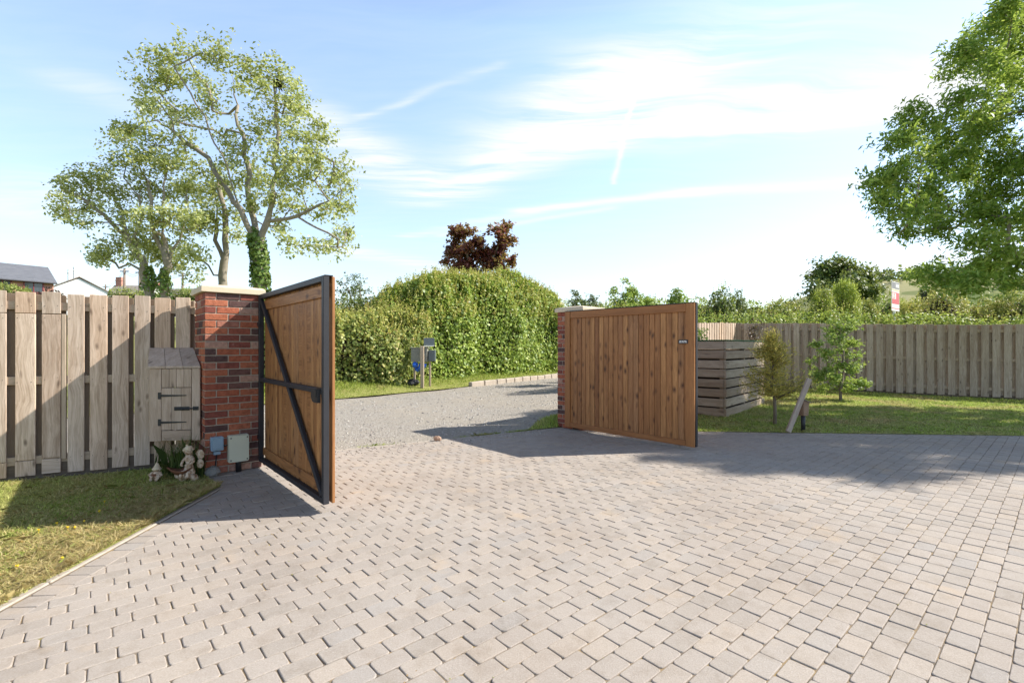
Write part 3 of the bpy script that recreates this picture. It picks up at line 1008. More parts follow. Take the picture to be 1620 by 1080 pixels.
FQ = lambda s, d, z: FO + FD * s + FNR * d + Z3 * z
S_END = 1.64
root = empty('wooden_fence', FQ(S_END, -.06, 0), math.atan2(FD[1], FD[0]), 'near weathered board fence with a flush door, left of the brick pillar', 'fence')
bp = [(-14, 11), (25, 57), (67, 97), (107.5, 134), (143, 170), (178, 204), (213, 238), (245, 270), (278, 301)]
segs = [(fs_at(a), fs_at(b)) for a, b in bp]
s = segs[0][0] - .075
while s > -5: segs.append((s - .145, s)); s -= .225
fb = MB(); bb = MB(); db = MB()
for i, (a, b_) in enumerate(segs):
    top = 1.93 + RNG.normal(0, .004); bot = .045 + RNG.normal(0, .006)
    c, hw = (a + b_) / 2, (b_ - a) / 2
    if i < 3 or 9 <= i < 11:
        fb.box(FQ(c, .011, (1.712 + top) / 2), (hw, .0105, (top - 1.712) / 2), FD, FNR, Z3, .003, jit=.001)
        db.box(FQ(c, .011, (bot + .16 + 1.705) / 2), (hw, .0105, (1.705 - bot - .16) / 2), FD, FNR, Z3, .003, jit=.001)
        fb.box(FQ(c, .011, (bot + .2) / 2), (hw, .0105, .2 / 2 - bot / 2), FD, FNR, Z3, .003, jit=.001)
    else:
        fb.box(FQ(c, .011, (top + bot) / 2), (hw, .0105, (top - bot) / 2), FD, FNR, Z3, .003, jit=.0015)
for a, b_ in segs[:9]:
    for z in (1.79, 1.66, 1.02, .20):
        for q in (a + .025, b_ - .025):
            p_ = FQ(q + RNG.normal(0, .004), .0216, z + RNG.normal(0, .012))
            fb.tube([p_ - FNR * .002, p_ + FNR * .0015], .0035, 6, 1)
fb.build('boards', [M['fence'], M['iron']], root)
dr = db.build('flush_door', M['fence'], root)
e = fs_at(97.5); e2 = fs_at(106)
MB().box(FQ((e + e2) / 2, .004, .95), ((e2 - e) / 2 - .003, .02, .76), FD, FNR, Z3, .003).build('door_edge', M['rail'], dr)
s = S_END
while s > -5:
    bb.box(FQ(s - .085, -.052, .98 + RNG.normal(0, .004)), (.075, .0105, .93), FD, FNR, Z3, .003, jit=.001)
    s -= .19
bb.build('back_boards', M['fence_back_shade'], root)
rl = MB()
for z in (1.79, 1.02, .20):
    rl.box(FQ((S_END - 5) / 2, -.021, z), ((S_END + 5) / 2, .0195, .042), FD, FNR, Z3, .003)
rl.box(FQ((S_END - 5) / 2 - .8, -.021, 1.60), ((S_END + 5) / 2 - .84, .0185, .042), FD, FNR, Z3, .003)
rl.build('rails', M['rail'], root)
MB().box(FQ((S_END - 5) / 2, -.027, .05), ((S_END + 5) / 2, .012, .115), FD, FNR, Z3, .004).build('gravel_board', M['gravel_board'], root)
for s in (S_END - .05, -1.75, -3.6):
    MB().box(FQ(s, -.112, .95), (.048, .048, .96), FD, FNR, Z3, .005).build('post', M['fence_dull'], root)

# timber cabinet hung on the fence
fl, fr = np.array([-3.86, 5.165, 0]), np.array([-3.375, 5.245, 0])
bl, br = FQ(fs_at(236.5), .024, 0), FQ(fs_at(322), .024, 0)
br = br - FD * .10
zb, zt, zk = .36, 1.135, 1.335
root = empty('wooden_cabinet', (fl + fr) / 2 + Z3 * zb, math.atan2(fr[1] - fl[1], fr[0] - fl[0]), 'small lean-to timber cabinet with black strap hinges hung on the near fence', 'cabinet')
cu = unit(fr - fl); cn = np.array([cu[1], -cu[0], 0]); W = np.linalg.norm(fr - fl)
CP = lambda s, d, z: fl + cu * s + cn * d + Z3 * z
mb = MB()                                              # sides, floor, back
for (f_, k_) in ((fl + cu * .011, bl), (fr - cu * .011, br)):
    q = [f_ + Z3 * zb, k_ + Z3 * zb, k_ + Z3 * (zk - .03), f_ + Z3 * (zt - .01)]
    mb.prism(q, None, cu * .020 if f_[0] < -3.6 else -cu * .020)
mb.prism([fl + Z3 * (zb + .01) + cu * .03, fr + Z3 * (zb + .01) - cu * .03, br + Z3 * (zb + .01), bl + Z3 * (zb + .01)], None, Z3 * .02)
mb.build('carcass', M['box_wood'], root)
mb = MB(); dm = MB()
dx0, dx1, dz0, dz1 = .115, W - .085, .475, .93
mb.box(CP(dx0 / 2 - .002, .011, (zb + zt) / 2), (dx0 / 2 - .002, .011, (zt - zb) / 2), cu, cn, Z3, .003)
mb.box(CP((dx1 + W) / 2 + .002, .011, (zb + zt) / 2), ((W - dx1) / 2 - .002, .011, (zt - zb) / 2), cu, cn, Z3, .003)
for i in range(4):
    w_ = (dx1 - dx0) / 4; c = dx0 + (i + .5) * w_
    mb.box(CP(c, .011, (dz1 + zt) / 2), (w_ / 2 - .0015, .010, (zt - dz1) / 2 - .003), cu, cn, Z3, .002)
for i in range(3):
    w_ = (dx1 - dx0) / 3; c = dx0 + (i + .5) * w_
    dm.box(CP(c, .013, (dz0 + dz1) / 2), (w_ / 2 - .001, .010, (dz1 - dz0) / 2 - .003), cu, cn, Z3, .002)
mb.box(CP((dx0 + dx1) / 2, .011, (zb + dz0) / 2), ((dx1 - dx0) / 2 - .002, .0105, (dz0 - zb) / 2 - .003), cu, cn, Z3, .003)
mb.build('front_boards', M['box_wood'], root)
dr = dm.build('door', M['box_wood'], root)
for z in (.56, .845):
    mb = MB()
    mb.box(CP(dx0 - .018, .026, z), (.014, .004, .036), cu, cn, Z3, .002)
    mb.prism([CP(dx0 - .004, .024, z - .013), CP(dx0 + .24, .024, z - .005), CP(dx0 + .25, .024, z), CP(dx0 + .24, .024, z + .005), CP(dx0 - .004, .024, z + .013)], None, cn * .005)
    mb.build('strap_hinge', M['iron'], dr)
mb = MB()
mb.box(CP(dx1 - .09, .027, .705), (.075, .004, .020), cu, cn, Z3, .002)
mb.box(CP(dx1 + .045, .026, .705), (.028, .004, .020), cu, cn, Z3, .002)
mb.tube([CP(dx1 - .15, .036, .705), CP(dx1 + .05, .036, .705)], .007, 8)
mb.tube([CP(dx1 - .08, .038, .705), CP(dx1 - .08, .055, .69)], .005, 8)
mb.build('bolt', M['iron'], dr)
mb = MB()
for i in range(3):
    a, c = i / 3, (i + 1) / 3
    lp = lambda p, q, t: p + (q - p) * t
    f0 = fl + cn * .035 - cu * .012; f1 = fr + cn * .035 + cu * .012; k0 = bl; k1 = br
    q = [lp(f0, f1, a + .004) + Z3 * (zt + .004), lp(f0, f1, c - .004) + Z3 * (zt + .004), lp(k0, k1, c - .004) + Z3 * zk, lp(k0, k1, a + .004) + Z3 * zk]
    L_ = [(RNG.uniform(0, 9), RNG.uniform(0, 9), 0)] * 8
    n0 = len(mb.v); mb.prism(q, None, Z3 * .02)
    off = RNG.uniform(0, 40, 3)
    for k in range(8):
        v = mb.v[n0 + k]; mb.l[n0 + k] = (v[1] + off[0], v[0] + off[1], v[2] + off[2])
mb.build('sloping_roof', M['box_wood'], root)

# ------------------------------------------------------------------ back fence, two runs
CORN = np.array([6.92, 14.97, 0.])


def board_fence(a, b_, label, za, zb, pitch, skip=0, gap=.06, mat='fence_dull', pr=None):
    a = np.array([a[0], a[1], 0.]); b_ = np.array([b_[0], b_[1], 0.])
    L = np.linalg.norm(b_ - a); d = (b_ - a) / L; nn = np.array([d[1], -d[0], 0])
    root = empty('wooden_fence', a, math.atan2(d[1], d[0]), label, 'fence')
    base = lambda s: float(T(*(a + d * s)[:2])) + za + (zb - za) * s / L
    Q = lambda s, dd, z: a + d * s + nn * dd + Z3 * z
    f_ = MB(); k_ = MB()
    s = .08
    while s < L - .05:
        z = base(s); j = RNG.normal(0, .006)
        f_.box(Q(s, .011, z + .99 + j), (pitch / 2 - gap / 2, .0105, .93), d, nn, Z3, .003, jit=.0015)
        k_.box(Q(s + pitch / 2, -.052, z + .98), (pitch / 2 - gap / 2 + .005, .0105, .93), d, nn, Z3, .003)
        s += pitch
    f_.build('boards', M[mat], root); k_.build('back_boards', M['fence_dull'], root)
    r_ = MB(); g_ = MB(); n_ = int(L / 1.8) + 1
    for i in range(n_):
        s0, s1 = L * i / n_, L * (i + 1) / n_ - .004
        for z in (1.75, 1.0, .25):
            r_.bar(Q(s0, -.021, base(s0) + z), Q(s1, -.021, base(s1) + z), .039, .075)
        g_.bar(Q(s0, -.027, base(s0) + .02), Q(s1, -.027, base(s1) + .02), .024, .16)
        MB().box(Q(s0 + .05, -.115, base(s0) + .95), (.048, .048, .98), d, nn, Z3, .005).build('post', M['fence_dull'], root)
    r_.build('rails', M['rail'], root); g_.build('gravel_board', M['gravel_board'], root)
    return root


board_fence((1.62, 8.75), CORN, 'pale sunlit board fence running from the far gate pillar behind the slatted crate', .0, .0, .205, gap=.055, mat='fence')
board_fence(CORN, (15.4, 11.05), 'long weathered board fence across the back of the right lawn', .0, .0, .222, gap=.07)

# ------------------------------------------------------------------ slatted crate
CB = np.array([4.11, 9.27, 0]); cr_ = unit(np.array([.66, .75, 0])); cl_ = np.array([-cr_[1], cr_[0], 0])
LR_, LL_ = 2.72, 2.0
root = empty('slatted_crate', CB + cr_ * LR_ / 2 + cl_ * LL_ / 2, math.atan2(cr_[1], cr_[0]), 'tall slatted timber compost crate with a green cover behind the far gate', 'crate')
z0 = .02
for nm, o_, d_, n_, L in (('side_slats', CB, cr_, -cl_, LR_), ('side_slats', CB, cl_, -cr_, LL_), ('side_slats', CB + cl_ * LL_, cr_, cl_, LR_), ('side_slats', CB + cr_ * LR_, cl_, cr_, LL_)):
    mb = MB(); fl_ = 0 if d_ is cr_ else 1
    for k in range(8):
        z = z0 + .075 + k * .186
        L0, L1 = (0.0, L) if fl_ == 0 else (.004, L - .004)
        mb.box(o_ + d_ * (L0 + L1) / 2 - n_ * (.0225 if fl_ == 0 else .024) + Z3 * (z + RNG.normal(0, .004)), ((L1 - L0) / 2 - (0 if fl_ == 0 else .046), .0222, .078), d_, n_, Z3, .006, jit=.002)
    mb.build(nm, M['crate'], root)
for a_, b2 in ((.1, .1), (LR_ - .1, .1), (.1, LL_ - .1), (LR_ - .1, LL_ - .1), (LR_ / 2, .1), (LR_ / 2, LL_ - .1)):
    MB().box(CB + cr_ * a_ + cl_ * b2 + Z3 * .73, (.045, .045, .72), cr_, cl_, Z3, .004).build('post', M['crate'], root)
MB().box(CB + cr_ * LR_ / 2 + cl_ * LL_ / 2 + Z3 * (z0 + 1.472), (LR_ / 2 + .02, LL_ / 2 + .02, .010), cr_, cl_, Z3, .004).build('green_cover', M['green_cover'], root)
MB().box(CB + cr_ * LR_ / 2 + cl_ * LL_ / 2 + Z3 * .62, (LR_ / 2 - .16, LL_ / 2 - .16, .60), cr_, cl_, Z3, .05).build('compost_heap', M['compost'], root)

# ------------------------------------------------------------------ leaning plank, little post lantern
pb = np.array([*G(1246, 686), 0.]); ptp = np.array([4.735, 7.70, .86])
d_ = unit(ptp - pb)
mb = MB(); mb.bar(pb + d_ * .02 + Z3 * .012, ptp, .075, .048, up=Y3, e=.006)
o = mb.build('timber_plank', M['plank'])
tag(o, 'pale weathered plank leaning on the little brown post box', 'plank')
lp = np.array([4.66, 7.74, 0.])
root = empty('lantern_post', lp, .2, 'short dark post topped by a small brown sloping roofed wooden box', 'post')
MB().tube([lp + Z3 * -.03, lp + Z3 * .30], .033, 14).build('pole', M['iron'], root, True)
mb = MB(); hw = .05
u_, v_ = np.array([math.cos(.35), math.sin(.35), 0]), np.array([-math.sin(.35), math.cos(.35), 0])
mb.prism([lp + u_ * -.05 - v_ * .05 + Z3 * .27, lp + u_ * .055 - v_ * .05 + Z3 * .27, lp + u_ * .062 - v_ * .055 + Z3 * .475, lp + u_ * -.062 - v_ * .055 + Z3 * .52], None, v_ * .11)
mb.build('box', M['tan_wood'], root)
mb = MB()
mb.prism([lp + u_ * -.085 - v_ * .07 + Z3 * .532, lp + u_ * .085 - v_ * .07 + Z3 * .468, lp + u_ * .087 - v_ * .07 + Z3 * .482, lp + u_ * -.085 - v_ * .07 + Z3 * .548], None, v_ * .14)
mb.build('sloping_roof', M['bark'], root)

# loose bits on the paving
mb = MB().ball((*G(692, 697), .03), (.06, .035, .04), 8, 6, noise=.12)
tag(mb.build('stone', M['tile_stone']), 'reddish lump of stone lying on the paving edge in the gateway', 'stone')
mb = MB().ball(FP(.06, .07, .045), (.085, .06, .06), 9, 6, noise=.10)
tag(mb.build('rock', M['rock']), 'grey rock at the foot of the near brick pillar', 'rock')

# ------------------------------------------------------------------ garden figures
gx, gy = G(248, 761)
gp = np.array([gx, gy, .012])
root = empty('garden_gnome', gp, .45, 'small seated pixie figurine with a pointed hat on the grass', 'statue', 'garden figurines by the fence')
mb = MB()
mb.ball(gp + (0, 0, .045), (.042, .036, .05), 14, 10, noise=.015)
for sx in (-1, 1):
    mb.tube([gp + (sx * .030, 0, .078), gp + (sx * .058, -.016, .055), gp + (sx * .030, -.040, .042), gp + (sx * .008, -.046, .040)], [.016, .016, .013, .010], 8)
    mb.tube([gp + (sx * .022, -.005, .020), gp + (sx * .032, -.040, .030), gp + (sx * .024, -.052, .006)], [.020, .016, .013], 8)
mb.build('body', M['statue'], root, True)
mb = MB(); mb.ball(gp + (0, -.004, .108), (.030, .029, .028), 14, 10)
mb.ball(gp + (0, -.034, .106), .006, 8, 6)
for sx in (-1, 1):
    mb.ball(gp + (sx * .031, -.002, .106), (.008, .005, .011), 8, 6)
    mb.ball(gp + (sx * .011, -.030, .113), .0035, 6, 5)
hd = mb.build('head', M['statue'], root, True)
MB().lathe([(.043, .112), (.040, .118), (.028, .135), (.016, .155), (.004, .178)], gp, 14, noise=.03).build('pointed_hat', M['statue_hat'], hd, True)
MB().box(gp + (0, -.043, .062), (.020, .006, .012), X3, Y3, Z3, .003).build('shirt_front', M['statue_brown'], root)

fx, fy = G(296, 760)
fp = np.array([fx, fy, .012])
root = empty('fairy_statue', fp, .2, 'cream winged fairy statue kneeling on a rock behind a brown shell bowl', 'statue', 'garden figurines by the fence')
mb = MB()
for k in range(16):
    a = RNG.uniform(0, 6.28); r = RNG.uniform(.02, .095)
    mb.ball(fp + (r * math.cos(a) - .01, r * .6 * math.sin(a), RNG.uniform(.012, .045)), RNG.uniform(.024, .04), 8, 6, noise=.08)
mb.build('rock_base', M['statue'], root, True)
tp = fp + (.012, .015, 0)
mb = MB()
mb.lathe([(.05, .045), (.056, .07), (.05, .10), (.040, .13), (.030, .16), (.036, .19), (.044, .215), (.036, .235), (.016, .245), (.013, .262)], tp, 16, sy=.8, noise=.012)
mb.tube([tp + (-.015, -.02, .08), tp + (-.045, -.055, .075), tp + (-.035, -.075, .045), tp + (-.03, -.06, .02)], [.026, .024, .018, .014], 8)
mb.tube([tp + (.015, -.02, .08), tp + (.03, -.06, .07), tp + (.03, -.07, .04), tp + (.02, -.06, .02)], [.026, .024, .018, .014], 8)
mb.tube([tp + (-.036, 0, .218), tp + (-.056, -.02, .185), tp + (-.045, -.055, .155), tp + (-.025, -.065, .15)], [.015, .013, .011, .009], 8)
mb.tube([tp + (.038, 0, .218), tp + (.058, -.02, .185), tp + (.035, -.055, .16), tp + (.0, -.068, .155)], [.015, .013, .011, .009], 8)
mb.build('body', M['statue'], root, True)
mb = MB(); mb.ball(tp + (-.006, -.008, .285), (.034, .034, .036), 16, 12)
mb.ball(tp + (-.012, -.042, .281), .006, 8, 6)
for sx in (-1, 1):
    mb.ball(tp + (-.008 + sx * .012, -.037, .291), .004, 6, 5)
    mb.ball(tp + (-.006 + sx * .034, -.002, .284), (.006, .008, .011), 8, 6)
hd = mb.build('head', M['statue'], root, True)
mb = MB()
mb.lathe([(.046, .300), (.044, .308), (.034, .325), (.020, .338), (.006, .343)], tp + (-.006, -.004, 0), 14, noise=.03)
for k in range(9):
    a = k / 9 * 6.28
    mb.ball(tp + (-.006 + .041 * math.cos(a), -.004 + .041 * math.sin(a), .302), (.014, .014, .007), 8, 5)
mb.tube([tp + (-.006, -.004, .338), tp + (-.016, -.006, .352), tp + (-.032, -.008, .35)], [.008, .006, .004], 6)
mb.build('petal_hat', M['statue_hat'], hd, True)
for (dx, zc, rx, rz) in ((.082, .245, .045, .05), (.082, .15, .038, .048), (-.03, .245, .04, .045)):
    MB().ball(tp + (dx, .045, zc), (rx, .007, rz), 16, 10, noise=.012).build('wing', M['statue'], root, True)
# shell bowl
mb = MB(); V = []; f = []
bc = fp + (-.065, -.015, .06); na, nr = 22, 6
for layer in (0, 1):
    for i in range(nr):
        r = .02 + .085 * i / (nr - 1)
        for j in range(na):
            a = j / na * 6.2832
            rr_ = r * (1 + .07 * math.cos(7 * a))
            z = .062 * (i / (nr - 1)) ** 1.6 + .018 * math.sin(a * 2 + .5) * i / (nr - 1) - layer * .010
            V.append(bc + (rr_ * 1.1 * math.cos(a), rr_ * .75 * math.sin(a), z))
for layer in (0, 1):
    o_ = layer * nr * na
    for i in range(nr - 1):
        for j in range(na):
            q = [o_ + i * na + j, o_ + i * na + (j + 1) % na, o_ + (i + 1) * na + (j + 1) % na, o_ + (i + 1) * na + j]
            f.append(q if layer == 0 else q[::-1])
    c_ = [o_ + j for j in range(na)]
    f.append(c_[::-1] if layer == 0 else c_)
for j in range(na):
    a, c = (nr - 1) * na + j, (nr - 1) * na + (j + 1) % na
    f.append([a, c, c + nr * na, a + nr * na])
mb.add(V, f); mb.build('shell_bowl', M['statue_brown'], root, True)

# tall grass clump by the pillar
def tuft(cx, cy, n, h, rad, lean=.28):
    p = np.column_stack([RNG.normal(cx, rad, n), RNG.normal(cy, rad * .6, n)])
    V = []
    for i in range(n):
        hh = h * RNG.uniform(.45, 1.1); a = RNG.uniform(0, 6.28); w = .006
        d = np.array([RNG.normal(0, lean), RNG.normal(0, lean)])
        s_ = np.array([math.cos(a), math.sin(a), 0]) * w / 2
        b0 = np.array([p[i, 0], p[i, 1], .0])
        c1 = b0 + np.array([d[0] * .25 * hh, d[1] * .25 * hh, hh * .55]); c2 = b0 + np.array([d[0] * hh * .9, d[1] * hh * .9, hh * (1 - .35 * min(1, np.hypot(*d) / .5))])
        V += [b0 - s_, b0 + s_, c1 + s_ * .8, c2, c1 - s_ * .8]
    return V


px_, py_ = -3.50, 5.10
o = np_mesh('ornamental_grass', np.array(tuft(-3.42, 5.07, 260, .52, .075) + tuft(-3.62, 5.18, 130, .42, .09)), 5, M['tall_grass'])
tag(o, 'clump of long unmown grass between the fairy statue and the brick pillar', 'grass clump')
for i, (a, b_) in enumerate([(90, 835), (118, 842), (133, 832), (157, 816), (98, 892), (27, 905), (61, 846), (107, 842), (165, 800), (200, 880)]):
    x, y = G(a, b_)
    if not in_poly(np.array([x - .05]), np.array([y]), LAWN_L)[0] or x > -2.78: continue
    mb = MB()
    mb.lathe([(.003, .026), (.008, .030), (.009, .033), (.003, .035)], (x, y, .01), 9, noise=.08)
    mb.tube([(x, y, 0), (x + .002, y, .038)], .0014, 5)
    o = mb.build('dandelion', M['petal'])
    tag(o, 'tiny yellow dandelion in the left lawn', 'flower', 'dandelions in the left lawn')

# ------------------------------------------------------------------ vegetation builders
def hedge(name, label, spine, n, size, mat, group=None, cat='hedge', lump=.22, shoots=0, shoot_mat=None, parent_core=True, clump=.7):
    """spine: rows of (x, y, ground z, height, half width)"""
    sp_ = np.array(spine, float)
    seg = np.linalg.norm(np.diff(sp_[:, :2], axis=0), axis=1)
    cum = np.concatenate([[0], np.cumsum(seg)]); L = cum[-1]
    root = empty(name, (*sp_[len(sp_) // 2][:3],), 0, label, cat, group)
    itp = lambda s: np.stack([np.interp(s, cum, sp_[:, k]) for k in range(5)], 1)
    dirs = np.gradient(sp_[:, :2], axis=0); dirs = unit(dirs)
    dit = lambda s: unit(np.stack([np.interp(s, cum, dirs[:, k]) for k in range(2)], 1))
    K = 30 + int(L * 9)                                   # lumps on the surface
    ls, la, lr, lh = RNG.uniform(0, L, K), RNG.uniform(0, math.pi, K), RNG.uniform(.25, .8, K), RNG.normal(.2, .95, K)

    def surf(s, a, inset):
        q = itp(s); d = dit(s); nn = np.stack([d[:, 1], -d[:, 0]], 1)
        ca, sa = np.cos(a), np.sin(a)
        cx = np.sign(ca) * np.abs(ca) ** .55; cz = np.abs(sa) ** .55
        bumpv = np.zeros(len(s))
        for k in range(K):
            dd = ((s - ls[k]) / lr[k]) ** 2 + ((a - la[k]) * q[:, 3] * .8 / lr[k]) ** 2
            bumpv += lh[k] * np.exp(-dd)
        o_ = np.clip(bumpv, -2.2, 1.5) * lump - inset
        endd = np.minimum(s, L - s); rnd_ = np.sqrt(np.clip(endd / (q[:, 4] + .01), 0, 1) * (2 - np.clip(endd / (q[:, 4] + .01), 0, 1)))
        w = (q[:, 4] + o_) * cx * np.maximum(rnd_, .25); h = np.maximum((q[:, 3] + o_) * cz, .02)
        P = np.column_stack([q[:, 0] + nn[:, 0] * w, q[:, 1] + nn[:, 1] * w, q[:, 2] + h])
        N = unit(np.column_stack([nn[:, 0] * ca, nn[:, 1] * ca, sa * .9 + .25]))
        return P, N

    s = RNG.uniform(0, L, n)
    a = np.arccos(RNG.uniform(-1, 1, n))
    mix_ = RNG.uniform(0, 1, n)
    lowa = np.arcsin(RNG.uniform(0, 1, n) ** 1.8)
    a = np.where(mix_ < .35, RNG.uniform(0, math.pi, n), np.where(mix_ < .85, np.where(RNG.uniform(0, 1, n) < .5, lowa, math.pi - lowa), a))
    P, N = surf(s, a, np.abs(RNG.normal(0, .13, n)) + np.where(RNG.uniform(0, 1, n) < .3, RNG.uniform(.1, .45, n), 0))
    P += RNG.normal(0, .03, P.shape)
    np_mesh('foliage', leaf_verts(P, N, size, .66, clump), 4, mat, root)
    if shoots:
        s = RNG.uniform(0, L, shoots); a = RNG.uniform(.35, 2.8, shoots)
        P, N = surf(s, a, 0.02)
        up = unit(N * .5 + np.array([0, 0, 1.]) + RNG.normal(0, .25, N.shape))
        ln_ = RNG.uniform(.12, .42, shoots)
        V = []
        for k in range(7):
            t = (k + .5) / 7
            V.append(leaf_verts(P + up * (ln_ * t)[:, None] + RNG.normal(0, .012, P.shape), up, size * (.85 - .35 * t), .5, .9))
        np_mesh('new_shoots', np.concatenate(V), 4, shoot_mat or mat, root)
    # solid dark core: shade inside the hedge put into its colour
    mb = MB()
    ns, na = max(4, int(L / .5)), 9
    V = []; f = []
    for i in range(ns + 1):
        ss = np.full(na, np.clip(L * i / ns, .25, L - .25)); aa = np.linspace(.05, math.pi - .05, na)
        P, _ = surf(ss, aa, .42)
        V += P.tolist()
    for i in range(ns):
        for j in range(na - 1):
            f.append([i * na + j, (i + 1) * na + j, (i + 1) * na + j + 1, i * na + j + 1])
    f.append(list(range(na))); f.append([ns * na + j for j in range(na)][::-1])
    mb.add(V, f); mb.build('shade_core_twigs', M['shade_core_twigs'], root)
    return root


def skeleton(trunks, attract, step=.45, wob=.10, up=.10):
    """trunks: list of polylines; attract: points. Returns nodes, parents"""
    nodes, par_ = [], []
    for tr in trunks:
        tr = [np.asarray(p, float) for p in tr]
        prev = -1
        if nodes:
            d = [np.linalg.norm(q - tr[0]) for q in nodes]
            if min(d) < .4: prev = int(np.argmin(d))
        for i in range(len(tr)):
            if i == 0:
                if prev >= 0: continue
                nodes.append(tr[0]); par_.append(prev); prev = len(nodes) - 1; continue
            a, b_ = tr[i - 1], tr[i]
            k = max(1, int(np.linalg.norm(b_ - a) / step))
            for j in range(1, k + 1):
                p = a + (b_ - a) * j / k + (RNG.normal(0, wob * .9, 3) if j < k else 0)
                nodes.append(p); par_.append(prev); prev = len(nodes) - 1
    nt_ = len(nodes)
    A = np.array(attract)
    base = np.array(nodes)
    d0 = np.array([np.min(np.linalg.norm(base - a, axis=1)) for a in A])
    NA = np.zeros((len(nodes) + len(A) * 60, 3)); NA[:nt_] = base; cnt = nt_
    tips = []
    for i in np.argsort(d0):
        a = A[i]
        v = a - NA[:cnt]
        d = np.linalg.norm(v, axis=1)
        cost = d + .55 * np.maximum(0, -v[:, 2]) * 1.0
        k = int(np.argmin(cost)); p0 = NA[k].copy(); L = d[k]
        m_ = min(50, max(1, int(L / step)))
        prev = k
        bow = np.array([0, 0, -1.]) * L * up * (1 if v[k][2] > 0 else -.5) + RNG.normal(0, .05, 3) * L
        for j in range(1, m_ + 1):
            t = j / m_
            p = p0 + (a - p0) * t + bow * 4 * t * (1 - t) * .5 + (RNG.normal(0, wob, 3) * min(1, L) if j < m_ else 0)
            NA[cnt] = p; par_.append(prev); prev = cnt; cnt += 1
        tips.append(prev)
    return NA[:cnt], np.array(par_), tips, nt_


def skin(nodes, par_, r_tip, r_base, p=1.6, flare=None):
    n = len(nodes)
    kids = [[] for _ in range(n)]
    for i, q in enumerate(par_):
        if q >= 0: kids[q].append(i)
    w = np.zeros(n)
    for i in range(n - 1, -1, -1):                         # children always follow parents
        w[i] = 1.0 if not kids[i] else sum(w[c] for c in kids[i])
    rad = np.maximum(r_tip * w ** (1 / p), r_tip)
    rad = r_tip + (rad - r_tip) * (r_base - r_tip) / max(rad.max() - r_tip, 1e-6)
    rad = np.minimum(rad, r_base)
    mb = MB()
    stack = [i for i in range(n) if par_[i] < 0]
    while stack:
        i = stack.pop()
        ch = [i] if par_[i] < 0 else [par_[i], i]
        c = i
        while kids[c]:
            ks = sorted(kids[c], key=lambda q: -w[q])
            stack += ks[1:]
            c = ks[0]; ch.append(c)
        if len(ch) < 2: continue
        rr_ = rad[ch].copy()
        if par_[i] >= 0: rr_[0] = min(rr_[0], rr_[1] * 1.15)
        rr_[-1] = rr_[-1] * .5
        k = 4 if rr_[0] < .03 else (6 if rr_[0] < .1 else 10)
        mb.tube(nodes[ch], rr_, k, cap=False)
    return mb, rad


def tree(name, label, trunks, clumps, mat, bark, leaf, n_leaf, r_base, r_tip=.012, per=5, group=None, cat='tree', spread=1.0, ivy=None, step=.5, cl_r=.5, aspect=.55, axis=None, flat=.75, off_leaf=None, up=.10):
    """clumps: rows of (x, y, z, r)"""
    base = trunks[0][0]
    root = empty(name, tuple(base), 0, label, cat, group)
    C = np.array(clumps, float)
    att = []
    for c in C:
        k = max(2, int(per * (c[3] / np.median(C[:, 3]))))
        q = unit(RNG.normal(0, 1, (k, 3))) * (RNG.uniform(0, 1, k) ** .4 * c[3])[:, None]
        q[:, 2] *= flat
        att += (c[:3] + q).tolist()
    nodes, par_, tips, nt_ = skeleton(trunks, att, step, .09, up)
    mb, rad = skin(nodes, par_, r_tip, r_base)
    mb.build('trunk', bark, root, True)
    # twig points: tips and the outer branch nodes
    thin = np.where(rad < r_tip * 2.2)[0]
    thin = thin[thin >= nt_]
    src = np.concatenate([np.array(tips), np.array(tips), thin])
    pick = RNG.choice(src, n_leaf // 9)
    cen = nodes[pick] + RNG.normal(0, cl_r * .5, (len(pick), 3)) * np.array([1, 1, .8])
    P = (cen[:, None] + RNG.normal(0, cl_r * .30, (len(pick), 9, 3)) * np.array([1, 1, .75])).reshape(-1, 3)
    N = np.tile([0, 0, .7], (len(P), 1)) + unit(P - C[:, :3].mean(0)) * .5
    np_mesh('crown', leaf_verts(P, N, leaf, aspect, .75, axis), 4, mat, root)
    if ivy:
        i_p, i_n, i_s = ivy
        i_p = np.asarray(i_p)
        t = RNG.uniform(0, 1, i_n) ** 1.2 * (len(i_p) - 1)
        k = np.minimum(t.astype(int), len(i_p) - 2); fr_ = (t - k)[:, None]
        q = i_p[k, :3] * (1 - fr_) + i_p[k + 1, :3] * fr_
        rr_ = i_p[k, 3] * (1 - fr_[:, 0]) + i_p[k + 1, 3] * fr_[:, 0]
        a = RNG.uniform(0, 6.283, i_n)
        nrm = np.column_stack([np.cos(a), np.sin(a), RNG.normal(.2, .3, i_n)])
        np_mesh('ivy', leaf_verts(q + nrm * (rr_ * RNG.uniform(.7, 1.25, i_n))[:, None], nrm, i_s, .8, .5), 4, M['leaf_ivy'], root)
    return root


def PC(rows, Y, dy):
    """crown clumps given as photo outline (px, py, radius px), spread in depth"""
    out = []
    for a, b_, r in rows:
        yy = Y + RNG.uniform(-dy, dy)
        p = AT(a, b_, yy)
        out.append((*p, r / F * yy))
    return out


# ------------------------------------------------------------------ big hedge across the track
def vz(x, y): return float(verge_z(np.array([x]), np.array([y]))[0])


